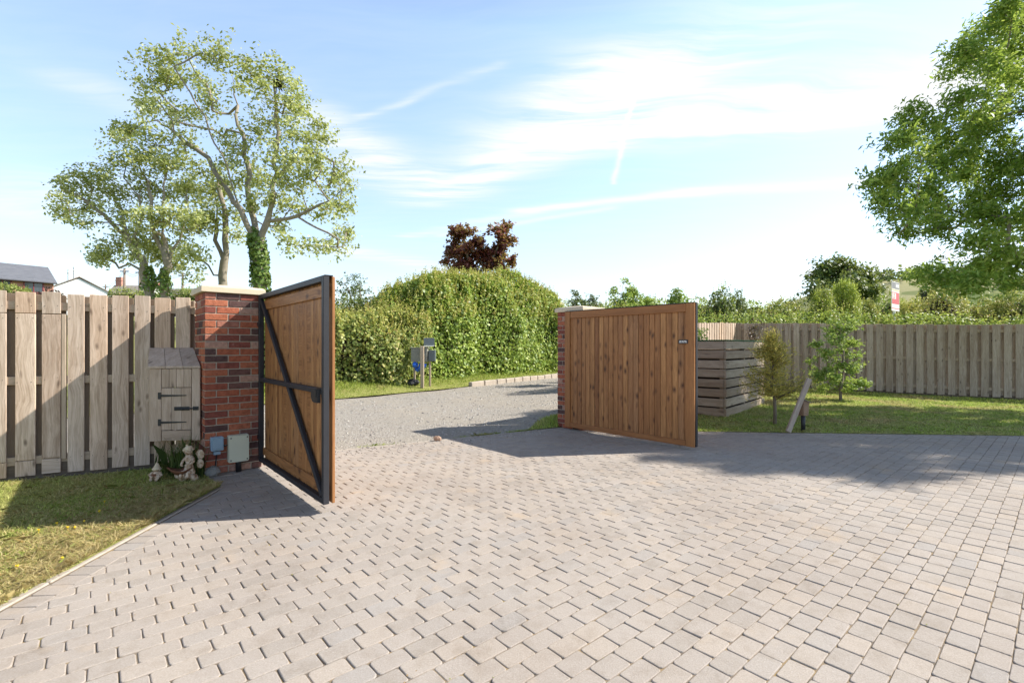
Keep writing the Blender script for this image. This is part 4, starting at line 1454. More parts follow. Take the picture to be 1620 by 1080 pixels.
sp = []
for px_, Yf, top, hw in ((636, 16.1, 500, 1.1), (654, 16.4, 476, 1.3), (676, 16.9, 447, 1.45), (712, 17.7, 436, 1.5), (760, 19.2, 433, 1.6), (815, 20.7, 435, 1.6), (856, 22.3, 443, 1.5), (888, 23.6, 460, 1.3), (902, 25.0, 486, 1.0)):
    x, y = (px_ - 810) / F * Yf, Yf
    d = np.array([-.80, .60])
    cx, cy = x + d[0] * hw * .9, y + d[1] * hw * .9
    g0 = vz(x, y) - .1
    sp.append((cx, cy, g0, H + (HY - top) / F * (Yf + .6) - g0, hw))
hedge('tall_hedge', 'tall rounded green hedge across the gravel track, under the copper tree', sp, 62000, .145, M['leaf_hedge'], 'hedges across the track', shoots=2200, shoot_mat=M['leaf_yellow'], lump=.17)
sp = []
for px_, Yf, top, hw in ((430, 13.2, 528, .8), (520, 14.5, 530, .9), (548, 14.7, 520, .9), (575, 15.0, 526, .9), (605, 15.6, 516, .95), (632, 16.1, 514, .9), (665, 16.7, 516, .8), (690, 17.2, 524, .7)):
    x, y = (px_ - 810) / F * Yf, Yf
    cx, cy = x - .77 * hw * .8, y + .64 * hw * .8
    g0 = vz(x, y) - .1
    sp.append((cx, cy, g0, H + (HY - top) / F * (Yf + .4) - g0, hw))
hedge('low_hedge', 'lower pale green shaggy hedge beside the open gate, in front of a darker one', sp, 30000, .12, M['leaf_light'], 'hedges across the track', shoots=1100, shoot_mat=M['leaf_yellow'], lump=.34)
sp = []
for px_, Yf, top, hw in ((380, 17.4, 484, .9), (530, 18.3, 474, .9), (600, 18.9, 472, .9), (660, 19.3, 468, .9)):
    x, y = (px_ - 810) / F * Yf, Yf
    sp.append((x, y, float(T(x, y)) + .1, H + (HY - top) / F * Yf - float(T(x, y)) - .1, hw))
hedge('clipped_hedge', 'dark clipped hedge behind the pale shaggy one', sp, 18000, .10, M['leaf_dark'], 'hedges across the track', shoots=260, shoot_mat=M['leaf_light'], lump=.12)

# copper tree behind the tall hedge
YC = 23.0
rows = [(755, 385, 14), (768, 400, 16), (785, 408, 18), (735, 395, 14), (726, 368, 10), (802, 378, 10),(715, 400, 12), (722, 380, 12), (730, 366, 9), (720, 398, 15), (742, 365, 8), (748, 390, 14), (760, 405, 16), (740, 412, 18), (778, 396, 16), (795, 372, 11), (800, 360, 8), (782, 362, 8), (795, 392, 14), (802, 408, 12), (770, 420, 18), (745, 428, 16), (712, 412, 11), (795, 425, 14), (725, 425, 14)]
b0 = AT(765, 548, YC); b0[2] = float(T(b0[0], b0[1]))
tree('copper_tree', 'dark copper leaved tree rising behind the tall hedge', [[b0, AT(764, 460, YC), AT(762, 415, YC)], [AT(764, 460, YC), AT(738, 400, YC), AT(732, 372, YC)], [AT(763, 440, YC), AT(788, 390, YC), AT(797, 358, YC)]],
     PC(rows, YC, .5), M['leaf_copper'], M['bark'], .19, 9000, .12, .010, 6, cl_r=.26, step=.3)

# two wispy saplings and an orange shrub far left behind the dark hedge
for i, (px_, top, lab) in enumerate(((552, 437, 'wispy sapling behind the dark hedge, nearer the open gate'), (572, 442, 'wispy sapling behind the dark hedge, next to the orange shrub'))):
    Y = 21 + i * .6
    b0 = AT(px_, 548, Y); b0[2] = float(T(b0[0], b0[1]))
    rows = [(px_ + RNG.normal(0, 7), y, 7) for y in np.linspace(top, 470, 7)] + [(px_ - 14, 462, 8), (px_ + 14, 460, 8)]
    tree('sapling', lab, [[b0, AT(px_ + 1, 480, Y), AT(px_, top + 4, Y)]], PC(rows, Y, .3), M['leaf_oak'], M['bark'], .10, 480, .035, .006, 4, 'saplings behind the hedges', cl_r=.22, step=.25)
x, y = (577 - 810) / F * 22, 22
hedge('orange_shrub', 'orange leaved shrub peeping over the dark hedge', [(x - .45, y, T(x, y), 2.9, .4), (x + .3, y, T(x, y), 3.2, .45), (x + .7, y, T(x, y), 3.0, .4)], 2600, .09, M['leaf_orange'], None, 'shrub', lump=.1)

# ------------------------------------------------------------------ trees beyond the near fence
YT = 28.0
rows1 = [(252, 100, 26), (290, 82, 24), (330, 78, 22), (368, 92, 26), (395, 108, 18), (240, 135, 24), (275, 125, 28), (315, 130, 28), (230, 172, 22), (205, 205, 22), (192, 222, 14), (255, 170, 26), (295, 180, 30), (340, 165, 26), (375, 140, 20), (250, 215, 24), (225, 235, 18), (345, 215, 30), (300, 230, 28), (275, 250, 24),
         (425, 102, 20), (445, 125, 20), (420, 138, 20), (465, 150, 18), (440, 165, 24), (475, 178, 18), (430, 200, 26), (465, 210, 24), (500, 200, 16), (515, 222, 16), (490, 232, 18), (430, 240, 26), (465, 250, 26), (505, 262, 24), (535, 262, 20), (550, 290, 18), (520, 295, 22), (485, 290, 24), (445, 285, 24), (545, 325, 16), (515, 330, 18), (545, 370, 18), (515, 385, 15), (490, 392, 11), (540, 392, 9), (470, 330, 22), (405, 280, 24), (380, 250, 24), (360, 275, 24), (400, 320, 20), (430, 320, 18), (440, 355, 18), (455, 380, 12), (400, 210, 20)]
zb_ = lambda px_, Y: float(T((px_ - 810) / F * Y, Y))
bt = AT(413, 548, YT); bt[2] = zb_(413, YT)
f1 = AT(408, 392, YT)
trunks = [[bt, AT(412, 450, YT), f1], [f1, AT(380, 330, YT - .6), AT(352, 245, YT - 1.2), AT(310, 165, YT - 1.8), AT(275, 105, YT - 2)], [f1, AT(395, 320, YT + .7), AT(388, 230, YT + 1.2), AT(370, 150, YT + 1.6), AT(362, 100, YT + 2)],
          [f1, AT(428, 330, YT), AT(437, 240, YT + .3), AT(436, 160, YT + .4), AT(430, 110, YT)], [AT(425, 352, YT), AT(470, 342, YT - .8), AT(520, 318, YT - 1.2), AT(545, 295, YT - 1.4)], [AT(470, 342, YT - .8), AT(500, 360, YT - 1), AT(535, 378, YT - 1.2)],
          [AT(380, 330, YT - .6), AT(330, 250, YT + 1), AT(250, 190, YT + 1.5), AT(205, 210, YT + 1.2)], [AT(432, 285, YT), AT(480, 235, YT + .8), AT(505, 200, YT + 1)]]
tree('tall_tree', 'tallest wind blown tree beyond the near fence with an ivy covered trunk', trunks, PC(rows1, YT, 2.4), M['leaf_tree'], M['bark_grey'], .22, 18000, .34, .013, 9, 'trees beyond the near fence', cl_r=.58, step=.6,
     ivy=([(*bt, .44), (*AT(412, 450, YT), .44), (*AT(411, 415, YT), .42), (*AT(406, 384, YT), .42), (*AT(398, 362, YT), .12)], 3000, .22))
YT2 = 31.0
rows2 = [(345, 300, 20), (322, 325, 22), (300, 295, 22), (372, 335, 16), (332, 268, 20), (312, 398, 13), (300, 365, 20), (285, 395, 14), (335, 350, 16), (362, 300, 16), (318, 345, 20), (375, 375, 9)]
bt2 = AT(353, 548, YT2); bt2[2] = zb_(353, YT2)
tree('slender_tree', 'slimmer forked tree just left of the ivy covered one', [[bt2, AT(353, 450, YT2), AT(356, 380, YT2), AT(355, 330, YT2), AT(345, 290, YT2)], [AT(354, 415, YT2), AT(340, 380, YT2), AT(343, 320, YT2), AT(325, 275, YT2)], [AT(352, 440, YT2), AT(330, 420, YT2), AT(312, 405, YT2)]],
     PC(rows2, YT2, 1.5), M['leaf_tree'], M['bark_grey'], .22, 4300, .27, .013, 8, 'trees beyond the near fence', cl_r=.6, step=.6)
YT3 = 26.0
rows3 = [(108, 298, 18), (95, 315, 12), (105, 335, 14), (125, 350, 14), (130, 285, 18), (150, 275, 20), (165, 305, 20), (140, 320, 18), (190, 265, 22), (225, 255, 24), (262, 262, 20), (205, 300, 26), (250, 300, 26), (290, 300, 20), (185, 340, 24), (225, 350, 26), (268, 345, 24), (300, 350, 16), (160, 400, 15), (148, 412, 10), (188, 392, 18), (215, 408, 16), (250, 398, 18), (285, 415, 12), (298, 400, 14), (235, 380, 22), (205, 370, 20), (300, 435, 7)]
for sel, ptr, lab, ivyp in (((lambda r: r[0] < 225), [[(233, 548), (236, 460), (228, 430), (215, 400), (195, 350), (180, 300)], [(225, 425), (205, 417), (188, 424), (183, 416)], [(210, 390), (165, 340), (125, 310), (100, 300)], [(215, 400), (225, 340), (222, 280)]], 'low spreading tree with a crooked side branch, left in the clump', (236, 460)),
                            ((lambda r: r[0] >= 225), [[(258, 548), (260, 455), (261, 400), (258, 340), (262, 280)], [(261, 420), (272, 395), (290, 360), (295, 310)], [(260, 400), (240, 360), (235, 300)]], 'straight pale trunked tree, right in the left hand clump', (260, 462))):
    tr = []
    for pl_ in ptr:
        q = [AT(a, b_, YT3) for a, b_ in pl_]
        if pl_[0][1] == 548: q[0][2] = zb_(pl_[0][0], YT3)
        tr.append(q)
    ib = AT(*ivyp, YT3)
    tree('spreading_tree', lab, tr, PC([r for r in rows3 if sel(r)], YT3, 1.8), M['leaf_tree'], M['bark_grey'], .19, 6200, .22, .012, 8, 'trees beyond the near fence', cl_r=.52, step=.5,
         ivy=([(*tr[0][0], .36), (*ib, .34), (*(ib + Z3 * .7), .26), (*(ib + Z3 * 1.3), .12)], 700, .16))
mb = MB()
nc = AT(440, 133, 28.1)
for k in range(60):
    a = RNG.uniform(0, 6.28); t = RNG.normal(0, .6)
    c = nc + RNG.normal(0, .10, 3); d = np.array([math.cos(a), math.sin(a), t]) * .28
    mb.tube([c - d, c + d], .018, 4)
tag(mb.build('bird_nest', M['shade_core_twigs']), 'dark twiggy bird nest high in the tallest tree', 'nest')

# ------------------------------------------------------------------ ash tree on the right
YA = 10.2
rowsA = [(1398, 292, 20), (1415, 262, 22), (1392, 318, 14), (1428, 225, 22), (1452, 180, 18), (1445, 200, 20), (1465, 250, 26), (1440, 290, 26), (1418, 340, 18), (1450, 340, 22), (1480, 300, 28), (1500, 255, 26), (1490, 210, 24), (1440, 365, 12), (1475, 365, 18), (1510, 340, 26), (1530, 200, 30), (1520, 165, 20), (1535, 110, 24), (1522, 85, 14), (1555, 60, 28), (1560, 40, 20), (1590, 20, 34), (1572, 120, 34), (1605, 90, 36), (1560, 180, 32), (1605, 170, 38), (1560, 240, 32), (1605, 240, 38), (1545, 290, 28), (1590, 300, 36), (1530, 330, 24), (1570, 350, 32), (1612, 350, 34), (1545, 385, 16), (1585, 395, 22), (1615, 415, 22), (1560, 420, 12), (1480, 432, 9), (1458, 436, 7), (1505, 440, 9), (1535, 445, 10), (1600, 445, 12),
         (1640, 40, 50), (1650, 140, 50), (1655, 240, 50), (1650, 340, 45), (1650, 400, 35)]
# the rest of the crown, out of the photograph, that shades lawn and paving
big = []
while len(big) < 46:
    a, b_ = RNG.uniform(0, 6.28), math.sqrt(RNG.uniform(0, 1))
    q = (14.4 + 3.6 * b_ * math.cos(a), 8.9 + 2.0 * b_ * math.sin(a), RNG.uniform(4.2, 9.6), RNG.uniform(.75, 1.1))
    if q[0] - q[3] > 1.08 * q[1] + .25 and q[0] - 1.188 * q[2] > 2.2: big.append(q)
clA = PC(rowsA, YA, 1.3)
tb = np.array([15.4, 9.6, 0.])
trA = [[tb, tb + (0, .1, 2.2), tb + (-.3, .3, 4.5), tb + (-.5, .4, 7.5), tb + (-.4, .5, 9.5)], [tb + (0, .1, 2.2), tb + (1.8, -1.0, 5.0)], [tb + (-.3, .3, 4.5), tb + (-1.0, -1.2, 6.2)]]
tree('ash_tree', 'large leafy ash tree whose branches hang in over the right lawn', trA, clA + big, M['leaf_ash'], M['bark_grey'],   .122, 150000, .24, .0055, 8, cl_r=.27, step=.3, aspect=.34, flat=.8)

# ------------------------------------------------------------------ hedge and shrubs behind the back fence
fd = unit(np.array([15.4, 11.05, 0]) - CORN); fb_ = np.array([-fd[1], fd[0], 0])
if fb_[1] < 0: fb_ = -fb_
sp = []
for s in np.linspace(-1.5, 14, 9):
    q = CORN + fd * s + fb_ * 2.0
    sp.append((q[0], q[1], T(q[0], q[1]), 2.28 + RNG.normal(0, .03), .75))
hedge('field_hedge', 'clipped green hedge directly behind the long back fence', sp, 30000, .085, M['leaf_hedge'], 'hedges behind the back fence', lump=.10, shoots=700, shoot_mat=M['leaf_yellow'])
sp = []
gd = unit(CORN - np.array([1.62, 8.75, 0])); gb = np.array([-gd[1], gd[0], 0])
for s in np.linspace(5.0, 10.5, 5):
    q = np.array([1.62, 8.75, 0]) + gd * s + gb * 2.6
    sp.append((q[0], q[1], T(q[0], q[1]), 2.42 + RNG.normal(0, .05), .7))
hedge('field_hedge', 'clipped green hedge behind the sunlit run of fence and the crate', sp, 14000, .085, M['leaf_hedge'], 'hedges behind the back fence', lump=.12, shoots=400, shoot_mat=M['leaf_yellow'])


def bush(name, label, px_, top, w, Y, mat, leaf, n, group='shrubs behind the back fence', cat='shrub', shoots=120, sm_=None, lump=.25):
    x = (px_ - 810) / F * Y; hw = w / F * Y / 2; z0 = float(T(x, Y)); h = H + (HY - top) / F * Y - z0
    hedge(name, label, [(x - hw * .8, Y, z0, h * .62, hw * .5), (x - hw * .35, Y, z0, h * .93, hw * .75), (x + hw * .1, Y, z0, h, hw * .8), (x + hw * .5, Y, z0, h * .86, hw * .7), (x + hw * .9, Y, z0, h * .6, hw * .45)], n, leaf, mat, group, cat, lump, shoots, sm_)


sp = [((q - 810) / F * 30, 30 + RNG.normal(0, .5), float(T((q - 810) / F * 30, 30)), AT(0, RNG.normal(482, 4), 30)[2] - float(T((q - 810) / F * 30, 30)), .9) for q in (890, 940, 985, 1030, 1080, 1130, 1180, 1235, 1290)]
hedge('distant_hedge', 'uneven mid green hedgerow running behind the far gate and saplings', sp, 16000, .15, M['leaf_hedge'], None, 'hedge', .3, 700, M['leaf_light'])
bush('bushy_shrub', 'dark green bushy shrub behind the pale fence, near the gate tip', 1140, 468, 60, 20, M['leaf_dark'], .11, 5000, sm_=M['leaf_hedge'])
bush('bushy_shrub', 'rounded olive shrub behind the fence corner', 1168, 470, 34, 24, M['leaf_oak'], .12, 3200)
bush('bushy_shrub', 'light green shrub between the fence corner and the lime bush', 1225, 480, 90, 19, M['leaf_light'], .10, 6500, sm_=M['leaf_yellow'])
bush('bushy_shrub', 'grey green shrub filling in left of the lime bushes', 1262, 478, 56, 22, M['leaf_dark'], .11, 4200, sm_=M['leaf_light'])
bush('lime_bush', 'tall lime green bush in front of the round oak', 1334, 447, 44, 20, M['leaf_lime'], .11, 4200, sm_=M['leaf_lime'], lump=.22, shoots=700)
bush('lime_bush', 'lower lime green bush to the left of the tall one', 1298, 468, 44, 19.5, M['leaf_lime'], .10, 3600, sm_=M['leaf_light'], lump=.2, shoots=400)
bush('bushy_shrub', 'pale leafy shrub below the round oak', 1372, 468, 60, 21, M['leaf_light'], .11, 5000, sm_=M['leaf_yellow'])
bush('yellow_bush', 'yellow tinged bush to the right of the sale sign', 1466, 466, 110, 20, M['leaf_yellow'], .10, 8500, sm_=M['leaf_yellow'], shoots=400, lump=.3)
bush('yellow_bush', 'yellow green bush under the hanging ash boughs', 1545, 466, 90, 19, M['leaf_yellow'], .10, 7000, sm_=M['leaf_light'], shoots=300, lump=.3)
bush('yellow_bush', 'yellow green bush at the edge of the photograph behind the fence', 1620, 462, 90, 18, M['leaf_light'], .10, 6000, sm_=M['leaf_yellow'], shoots=300, lump=.3)
bush('bushy_shrub', 'mid green shrub just behind the sale sign', 1404, 474, 64, 24, M['leaf_hedge'], .11, 5000, sm_=M['leaf_light'])
bush('bushy_shrub', 'pale shrub between the sale sign and the yellow tinged bush', 1434, 478, 50, 22, M['leaf_light'], .11, 4200, sm_=M['leaf_yellow'])
bush('bushy_shrub', 'dark round tree clump beyond the yellow bush', 1470, 450, 56, 60, M['leaf_oak'], .3, 3000, shoots=0)
# saplings seen over the far gate
for px_, top, w, Y, lab in ((912, 460, 22, 26, 'dark shrub at the right end of the tall hedge'), (935, 470, 24, 25, 'small pointed shrub over the far pillar'), (985, 447, 42, 17, 'light leafy sapling seen over the middle of the far gate'), (1002, 455, 22, 17.3, 'second stem of leafy sapling over the far gate'), (1028, 474, 16, 19, 'tiny sprig showing over the far gate'), (1075, 458, 26, 18, 'small bushy sapling over the tip of the far gate')):
    b0 = AT(px_, 548, Y); b0[2] = float(T(b0[0], b0[1]))
    rows = [(px_ + RNG.normal(0, w * .16), y, 4 + w * .10) for y in np.linspace(top + 2, 500, 8)] + [(px_ - w * .4, 478, w * .22), (px_ + w * .4, 480, w * .22), (px_, 488, w * .3)]
    tree('sapling', lab, [[b0, AT(px_, 505, Y), AT(px_ + RNG.normal(0, 2), top + 3, Y)]], PC(rows, Y, .25), M['leaf_apple'] if Y < 20 else M['leaf_oak'], M['bark'], .10, 1500, .03, .005, 4, 'saplings behind the far gate', cl_r=.17, step=.22)
# round oak far behind
YO = 55.0
rowsO = [(1300, 438, 16), (1310, 425, 14), (1330, 420, 16), (1350, 426, 16), (1368, 440, 16), (1376, 458, 14), (1295, 456, 14), (1320, 445, 20), (1345, 448, 20), (1330, 465, 20), (1360, 465, 18), (1300, 470, 14), (1340, 432, 14), (1382, 470, 10)]
b0 = AT(1335, 548, YO); b0[2] = float(T(b0[0], b0[1]))
tree('round_oak', 'round dark oak tree standing far behind the back fence', [[b0, AT(1335, 500, YO), AT(1334, 450, YO)]], PC(rowsO, YO, 2.4), M['leaf_oak'], M['bark'], .42, 9000, .5, .03, 6, cl_r=.9, step=.8)

# woodland on the far hill
wp = []
for k in range(230):
    x, y = RNG.uniform(200, 430), RNG.uniform(270, 420)
    z = float(T(x, y))
    if math.sin(x * .045 + 1) + math.sin(y * .06) + .25 * math.sin(x * .2) < .15: continue
    wp.append((x, y, z))
wp = np.array(wp)
q = (wp[:, None] + RNG.normal(0, 1, (len(wp), 90, 3)) * np.array([4, 4, 2.2]) + np.array([0, 0, 3.5])).reshape(-1, 3)
tag(np_mesh('far_woodland', leaf_verts(q, np.tile([0, -.3, 1.], (len(q), 1)), 2.2, .8, .8), 4, M['leaf_oak'], None, 'stuff'), 'dark woods across the distant hillside', 'woodland')

# ------------------------------------------------------------------ garden plants on the right
cb = np.array([*G(1226, 672), .0])
root = empty('golden_conifer', cb, 0, 'small golden feathery conifer with a bare stem on the right lawn', 'conifer')
Yc = cb[1]
MB().tube([cb - Z3 * .05, cb + (.0, 0, .3), cb + (-.02, .01, .8), cb + (-.05, .0, 1.45)], [.034, .028, .022, .008], 8).build('trunk', M['bark'], root, True)
mbr = MB(); LP, LA = [], []
def frond(a, b_, n):
    a = np.asarray(a); b_ = np.asarray(b_)
    t = RNG.uniform(.15, 1.05, n)[:, None]
    dirn = unit(b_ - a)
    P = a + (b_ - a) * t + RNG.normal(0, .035, (n, 3)) * (.4 + t)
    LP.append(P); LA.append(np.tile(dirn, (n, 1)) + RNG.normal(0, .35, (n, 3)) + np.array([0, 0, .25]))
    mbr.tube([a, (a + b_) / 2 + Z3 * .02, b_], [.008, .006, .003], 5)
for k in range(100):
    h = RNG.uniform(.42, 1.42); a = RNG.uniform(0, 6.283)
    ln_ = .52 * (1 - ((h - .42) / 1.15) ** 1.4) * RNG.uniform(.6, 1.1) + .08
    if h < .85 and math.cos(a) > .2: ln_ *= 1.25
    st = cb + (-.04 * h, 0, h)
    frond(st, st + (math.cos(a) * ln_, math.sin(a) * ln_ * .8, ln_ * RNG.uniform(-.1, .55)), 70)
for k in range(12):
    st = cb + (-.05, 0, 1.30); frond(st, st + RNG.normal(0, .07, 3) * (1, 1, 0) + (-.04, 0, RNG.uniform(.15, .36)), 90)
mbr.build('branches', M['bark'], root, True)
P = np.concatenate(LP); Ax = np.concatenate(LA)
np_mesh('foliage', leaf_verts(P, np.tile([0, -.2, .6], (len(P), 1)), .075, .16, .9, Ax, .25), 4, M['leaf_gold'], root)

ab = np.array([*G(1330, 637), .0]); ab[2] = float(T(ab[0], ab[1]))
YB = ab[1]
rowsB = [(1328, 575, 11), (1310, 560, 10), (1335, 555, 11), (1300, 590, 11), (1345, 585, 10), (1320, 600, 9), (1290, 598, 8), (1335, 612, 8), (1352, 608, 9), (1366, 605, 8), (1345, 615, 6), (1325, 535, 9), (1338, 520, 8), (1352, 512, 7), (1312, 525, 6), (1350, 540, 7), (1322, 510, 6), (1285, 572, 5), (1355, 565, 7), (1292, 545, 5), (1300, 610, 7)]
tree('apple_tree', 'young apple tree with loose twisting branches in front of the back fence', [[ab, AT(1331, 605, YB), AT(1334, 575, YB), AT(1326, 545, YB), AT(1335, 515, YB)], [AT(1332, 600, YB), AT(1310, 590, YB), AT(1290, 575, YB), AT(1282, 560, YB)], [AT(1331, 608, YB), AT(1350, 606, YB), AT(1368, 606, YB)]],
     PC(rowsB, YB, .35), M['leaf_apple'], M['bark'], .075, 5200, .035, .004, 5, cl_r=.13, step=.15, aspect=.5)
# plants on and beside the crate
cb2 = CB + cr_ * 1.2 + cl_ * 1.0 + Z3 * 1.50
V = []
for k in range(900):
    a = RNG.uniform(0, 6.283); h = RNG.uniform(0, .28)
    V.append(cb2 + (RNG.normal(0, .10), RNG.normal(0, .10), h))
V = np.array(V)
root = empty('leafy_plant', cb2, 0, 'small leafy plant sprouting on the green cover of the crate', 'plant')
np_mesh('leaves', leaf_verts(V[::3], np.tile([0, 0, 1.], (300, 1)), .07, .5, .8), 4, M['leaf_apple'], root)
MB().tube([cb2 - Z3 * .03, cb2 + Z3 * .28], .006, 5).build('stem', M['bark'], root)
YD = 14.2
db_ = AT(1196, 548, YD); db_[2] = float(T(db_[0], db_[1]))
tree('bare_shrub', 'dark half bare twiggy shrub behind the crate, in front of the fence corner', [[db_, AT(1196, 545, YD), AT(1197, 505, YD)], [AT(1196, 545, YD), AT(1188, 515, YD)], [AT(1196, 540, YD), AT(1205, 508, YD)]], PC([(1196, 510, 8), (1190, 520, 7), (1202, 518, 7), (1197, 530, 8), (1204, 504, 4), (1190, 540, 8), (1200, 545, 7)], YD, .15), M['leaf_purple'], M['bark'], .06, 420, .025, .005, 6, cat='shrub', cl_r=.13, step=.14)
# climber on the back fence
q0 = CORN + fd * 9.0; V = []; N_ = []
mb = MB()
root = empty('climbing_plant', q0, 0, 'sparse climbing plant straggling over the back fence near the photo edge', 'climber')
for k in range(9):
    s = 9.0; z = .02; p = []
    ds = RNG.normal(0, .32)
    for j in range(9):
        gq = CORN + fd * s - fb_ * (.07 + (RNG.uniform(-.01, .04) if j else 0))
        p.append(gq + Z3 * (T(gq[0], gq[1]) + z)); s += ds * .5 + RNG.normal(0, .07); z += RNG.uniform(.05, .22)
    mb.tube(p, .006, 5)
    p = np.array(p)
    for j in range(len(p) - 1):
        m_ = RNG.integers(1, 9)
        V.append(p[j] + (p[j + 1] - p[j]) * RNG.uniform(0, 1, (m_, 1)) + RNG.normal(0, .05, (m_, 3)) - fb_ * .05)
mb.build('stems', M['bark'], root)
V = np.concatenate(V)
np_mesh('leaves', leaf_verts(V, np.tile(-fb_ + Z3 * .4, (len(V), 1)), .075, .6, .5), 4, M['leaf_apple'], root)
V = []
for k in range(240):                                   # weeds at the foot of the back fence
    pass

# ------------------------------------------------------------------ sale sign
YS = 15.6
sb = AT(1415.5, 548, YS); sb[2] = float(T(sb[0], sb[1]))
xl, xr = AT(1410.5, 470, YS - .25), AT(1422.5, 470, YS + .28)
su = unit(np.array([xr[0] - xl[0], xr[1] - xl[1], 0])); sn = np.array([su[1], -su[0], 0])
SW = np.linalg.norm((xr - xl)[:2])
ztop, zbot = AT(0, 446, YS)[2], AT(0, 492, YS)[2]
root = empty('sale_sign', sb, math.atan2(su[1], su[0]), 'white red and grey for sale board on a white post behind the back fence', 'sign')
sc_ = np.array([(xl[0] + xr[0]) / 2, (xl[1] + xr[1]) / 2, 0])
SP = lambda s, d, z: sc_ + su * s + sn * d + Z3 * z
MB().box(SP(0, -.035, (zbot + .25 + sb[2]) / 2), (.035, .03, (zbot + .25 - sb[2]) / 2), su, sn, Z3, .004).build('post', M['frame_white'], root)
bd = MB().box(SP(0, 0, (ztop + zbot) / 2), (SW / 2, .005, (ztop - zbot) / 2), su, sn, Z3, .001).build('board', M['sign_white'], root)
hh = ztop - zbot
zf = lambda t: ztop - hh * t
for a, b_, mm in ((.02, .24, 'sign_grey'), (.26, .31, 'sign_cream'), (.36, .76, 'sign_red'), (.90, .925, 'sign_red')):
    MB().box(SP(0, .0065, (zf(a) + zf(b_)) / 2), (SW / 2 - .03, .001, (zf(a) - zf(b_)) / 2), su, sn, Z3, .0004).build('printed_panel', M[mm], bd)
MB().box(SP(SW * .22, .0082, zf(.125)), (SW * .2, .0006, hh * .055), su, sn, Z3, .0002).build('printed_panel', M['sign_white'], bd)
MB().box(SP(-SW * .2, .0082, zf(.49)), (SW * .23, .0006, hh * .10), su, sn, Z3, .0002).build('printed_panel', M['sign_white'], bd)
for txt, z, sz_ in (('FOR', zf(.482), .10), ('SALE', zf(.575), .10)):
    fc = bpy.data.curves.new('lettering', 'FONT'); fc.body = txt; fc.size = sz_; fc.align_x = 'CENTER'; fc.extrude = .0006
    tmp = bpy.data.objects.new('lettering', fc); COL.objects.link(tmp)
    bpy.context.view_layer.update()
    me = bpy.data.meshes.new_from_object(tmp.evaluated_get(bpy.context.evaluated_depsgraph_get()))
    bpy.data.objects.remove(tmp)
    c = SP(-SW * .2, .0098, z)
    me.transform(Matrix(((su[0], 0, sn[0], c[0]), (su[1], 0, sn[1], c[1]), (0, 1, 0, c[2]), (0, 0, 0, 1))))
    me.materials.clear(); me.materials.append(M['sign_red'])
    o = bpy.data.objects.new('lettering', me); COL.objects.link(o); par(o, bd)

# ------------------------------------------------------------------ post and boxes by the track
mp_ = np.array([*((np.array([668, 0]) - 810) / F * 15.35)[:1], 15.35, 0.]); mp_[2] = vz(mp_[0], mp_[1])
root = empty('wooden_post', mp_, .3, 'pale timber post standing on the verge in front of the tall hedge', 'post')
MB().box(mp_ + Z3 * .62, (.055, .05, .72), X3, Y3, Z3, .012, jit=.006).build('post_body', M['post_wood'], root)
bk = mp_ + np.array([-.02, .32, 0])
root = empty('meter_cabinet', bk, .2, 'grey weathered box on a rail behind the verge post', 'cabinet')
MB().box(bk + (-.12, 0, 1.05), (.26, .12, .22), X3, Y3, Z3, .01).build('case', M['grey_box'], root)
MB().box(bk + (-.12, -.0, 1.285), (.30, .16, .012), X3, Y3, Z3, .004).build('lid', M['grey_box'], root)
MB().box(bk + (.28, .02, 1.03), (.11, .10, .18), X3, Y3, Z3, .01).build('side_case', M['grey_metal'], root)
for sx in (-.3, .2): MB().box(bk + (sx, .06, .40), (.03, .03, .44), X3, Y3, Z3, .004).build('leg', M['post_wood'], root)
sg = mp_ + np.array([.20, .10, 1.48])
root = empty('small_signboard', sg - Z3 * .3, 0, 'small dark grey board tilted beside the top of the verge post', 'sign')
MB().box(sg, (.17, .012, .12), unit(np.array([1, .25, 0])), unit(np.array([-.25, 1, .0])), Z3, .003).build('panel', M['grey_metal'], root)
MB().box(sg + (0, -.02, -.14), (.17, .05, .012), unit(np.array([1, .25, .05])), unit(np.array([-.25, 1, 0])), Z3, .003).build('ledge', M['sign_white'], root)
MB().tube([sg + (-.10, .04, -.14), sg + (-.16, .02, -.42)], .02, 8).build('bracket', M['grey_metal'], root)
bl_ = bk + np.array([-.10, -.04, .66])
mb = MB()
for k in range(7): mb.ball(bl_ + RNG.normal(0, .09, 3) * (1, .4, .55), RNG.uniform(.06, .10), 9, 6, noise=.12)
tag(mb.build('blue_sack', M['blue']), 'crumpled bright blue plastic sack under the grey box', 'sack')
mb = MB()
bb_ = np.array([(655 - 810) / F * 15.6, 15.6, 0]); bb_[2] = vz(bb_[0], bb_[1])
for k in range(5): mb.ball(bb_ + RNG.normal(0, .1, 3) * (1, .5, .2) + Z3 * .1, (.14, .1, .09), 9, 6, noise=.1)
tag(mb.build('black_sack', M['black_plastic']), 'black plastic sack lying on the grass left of the verge post', 'sack')

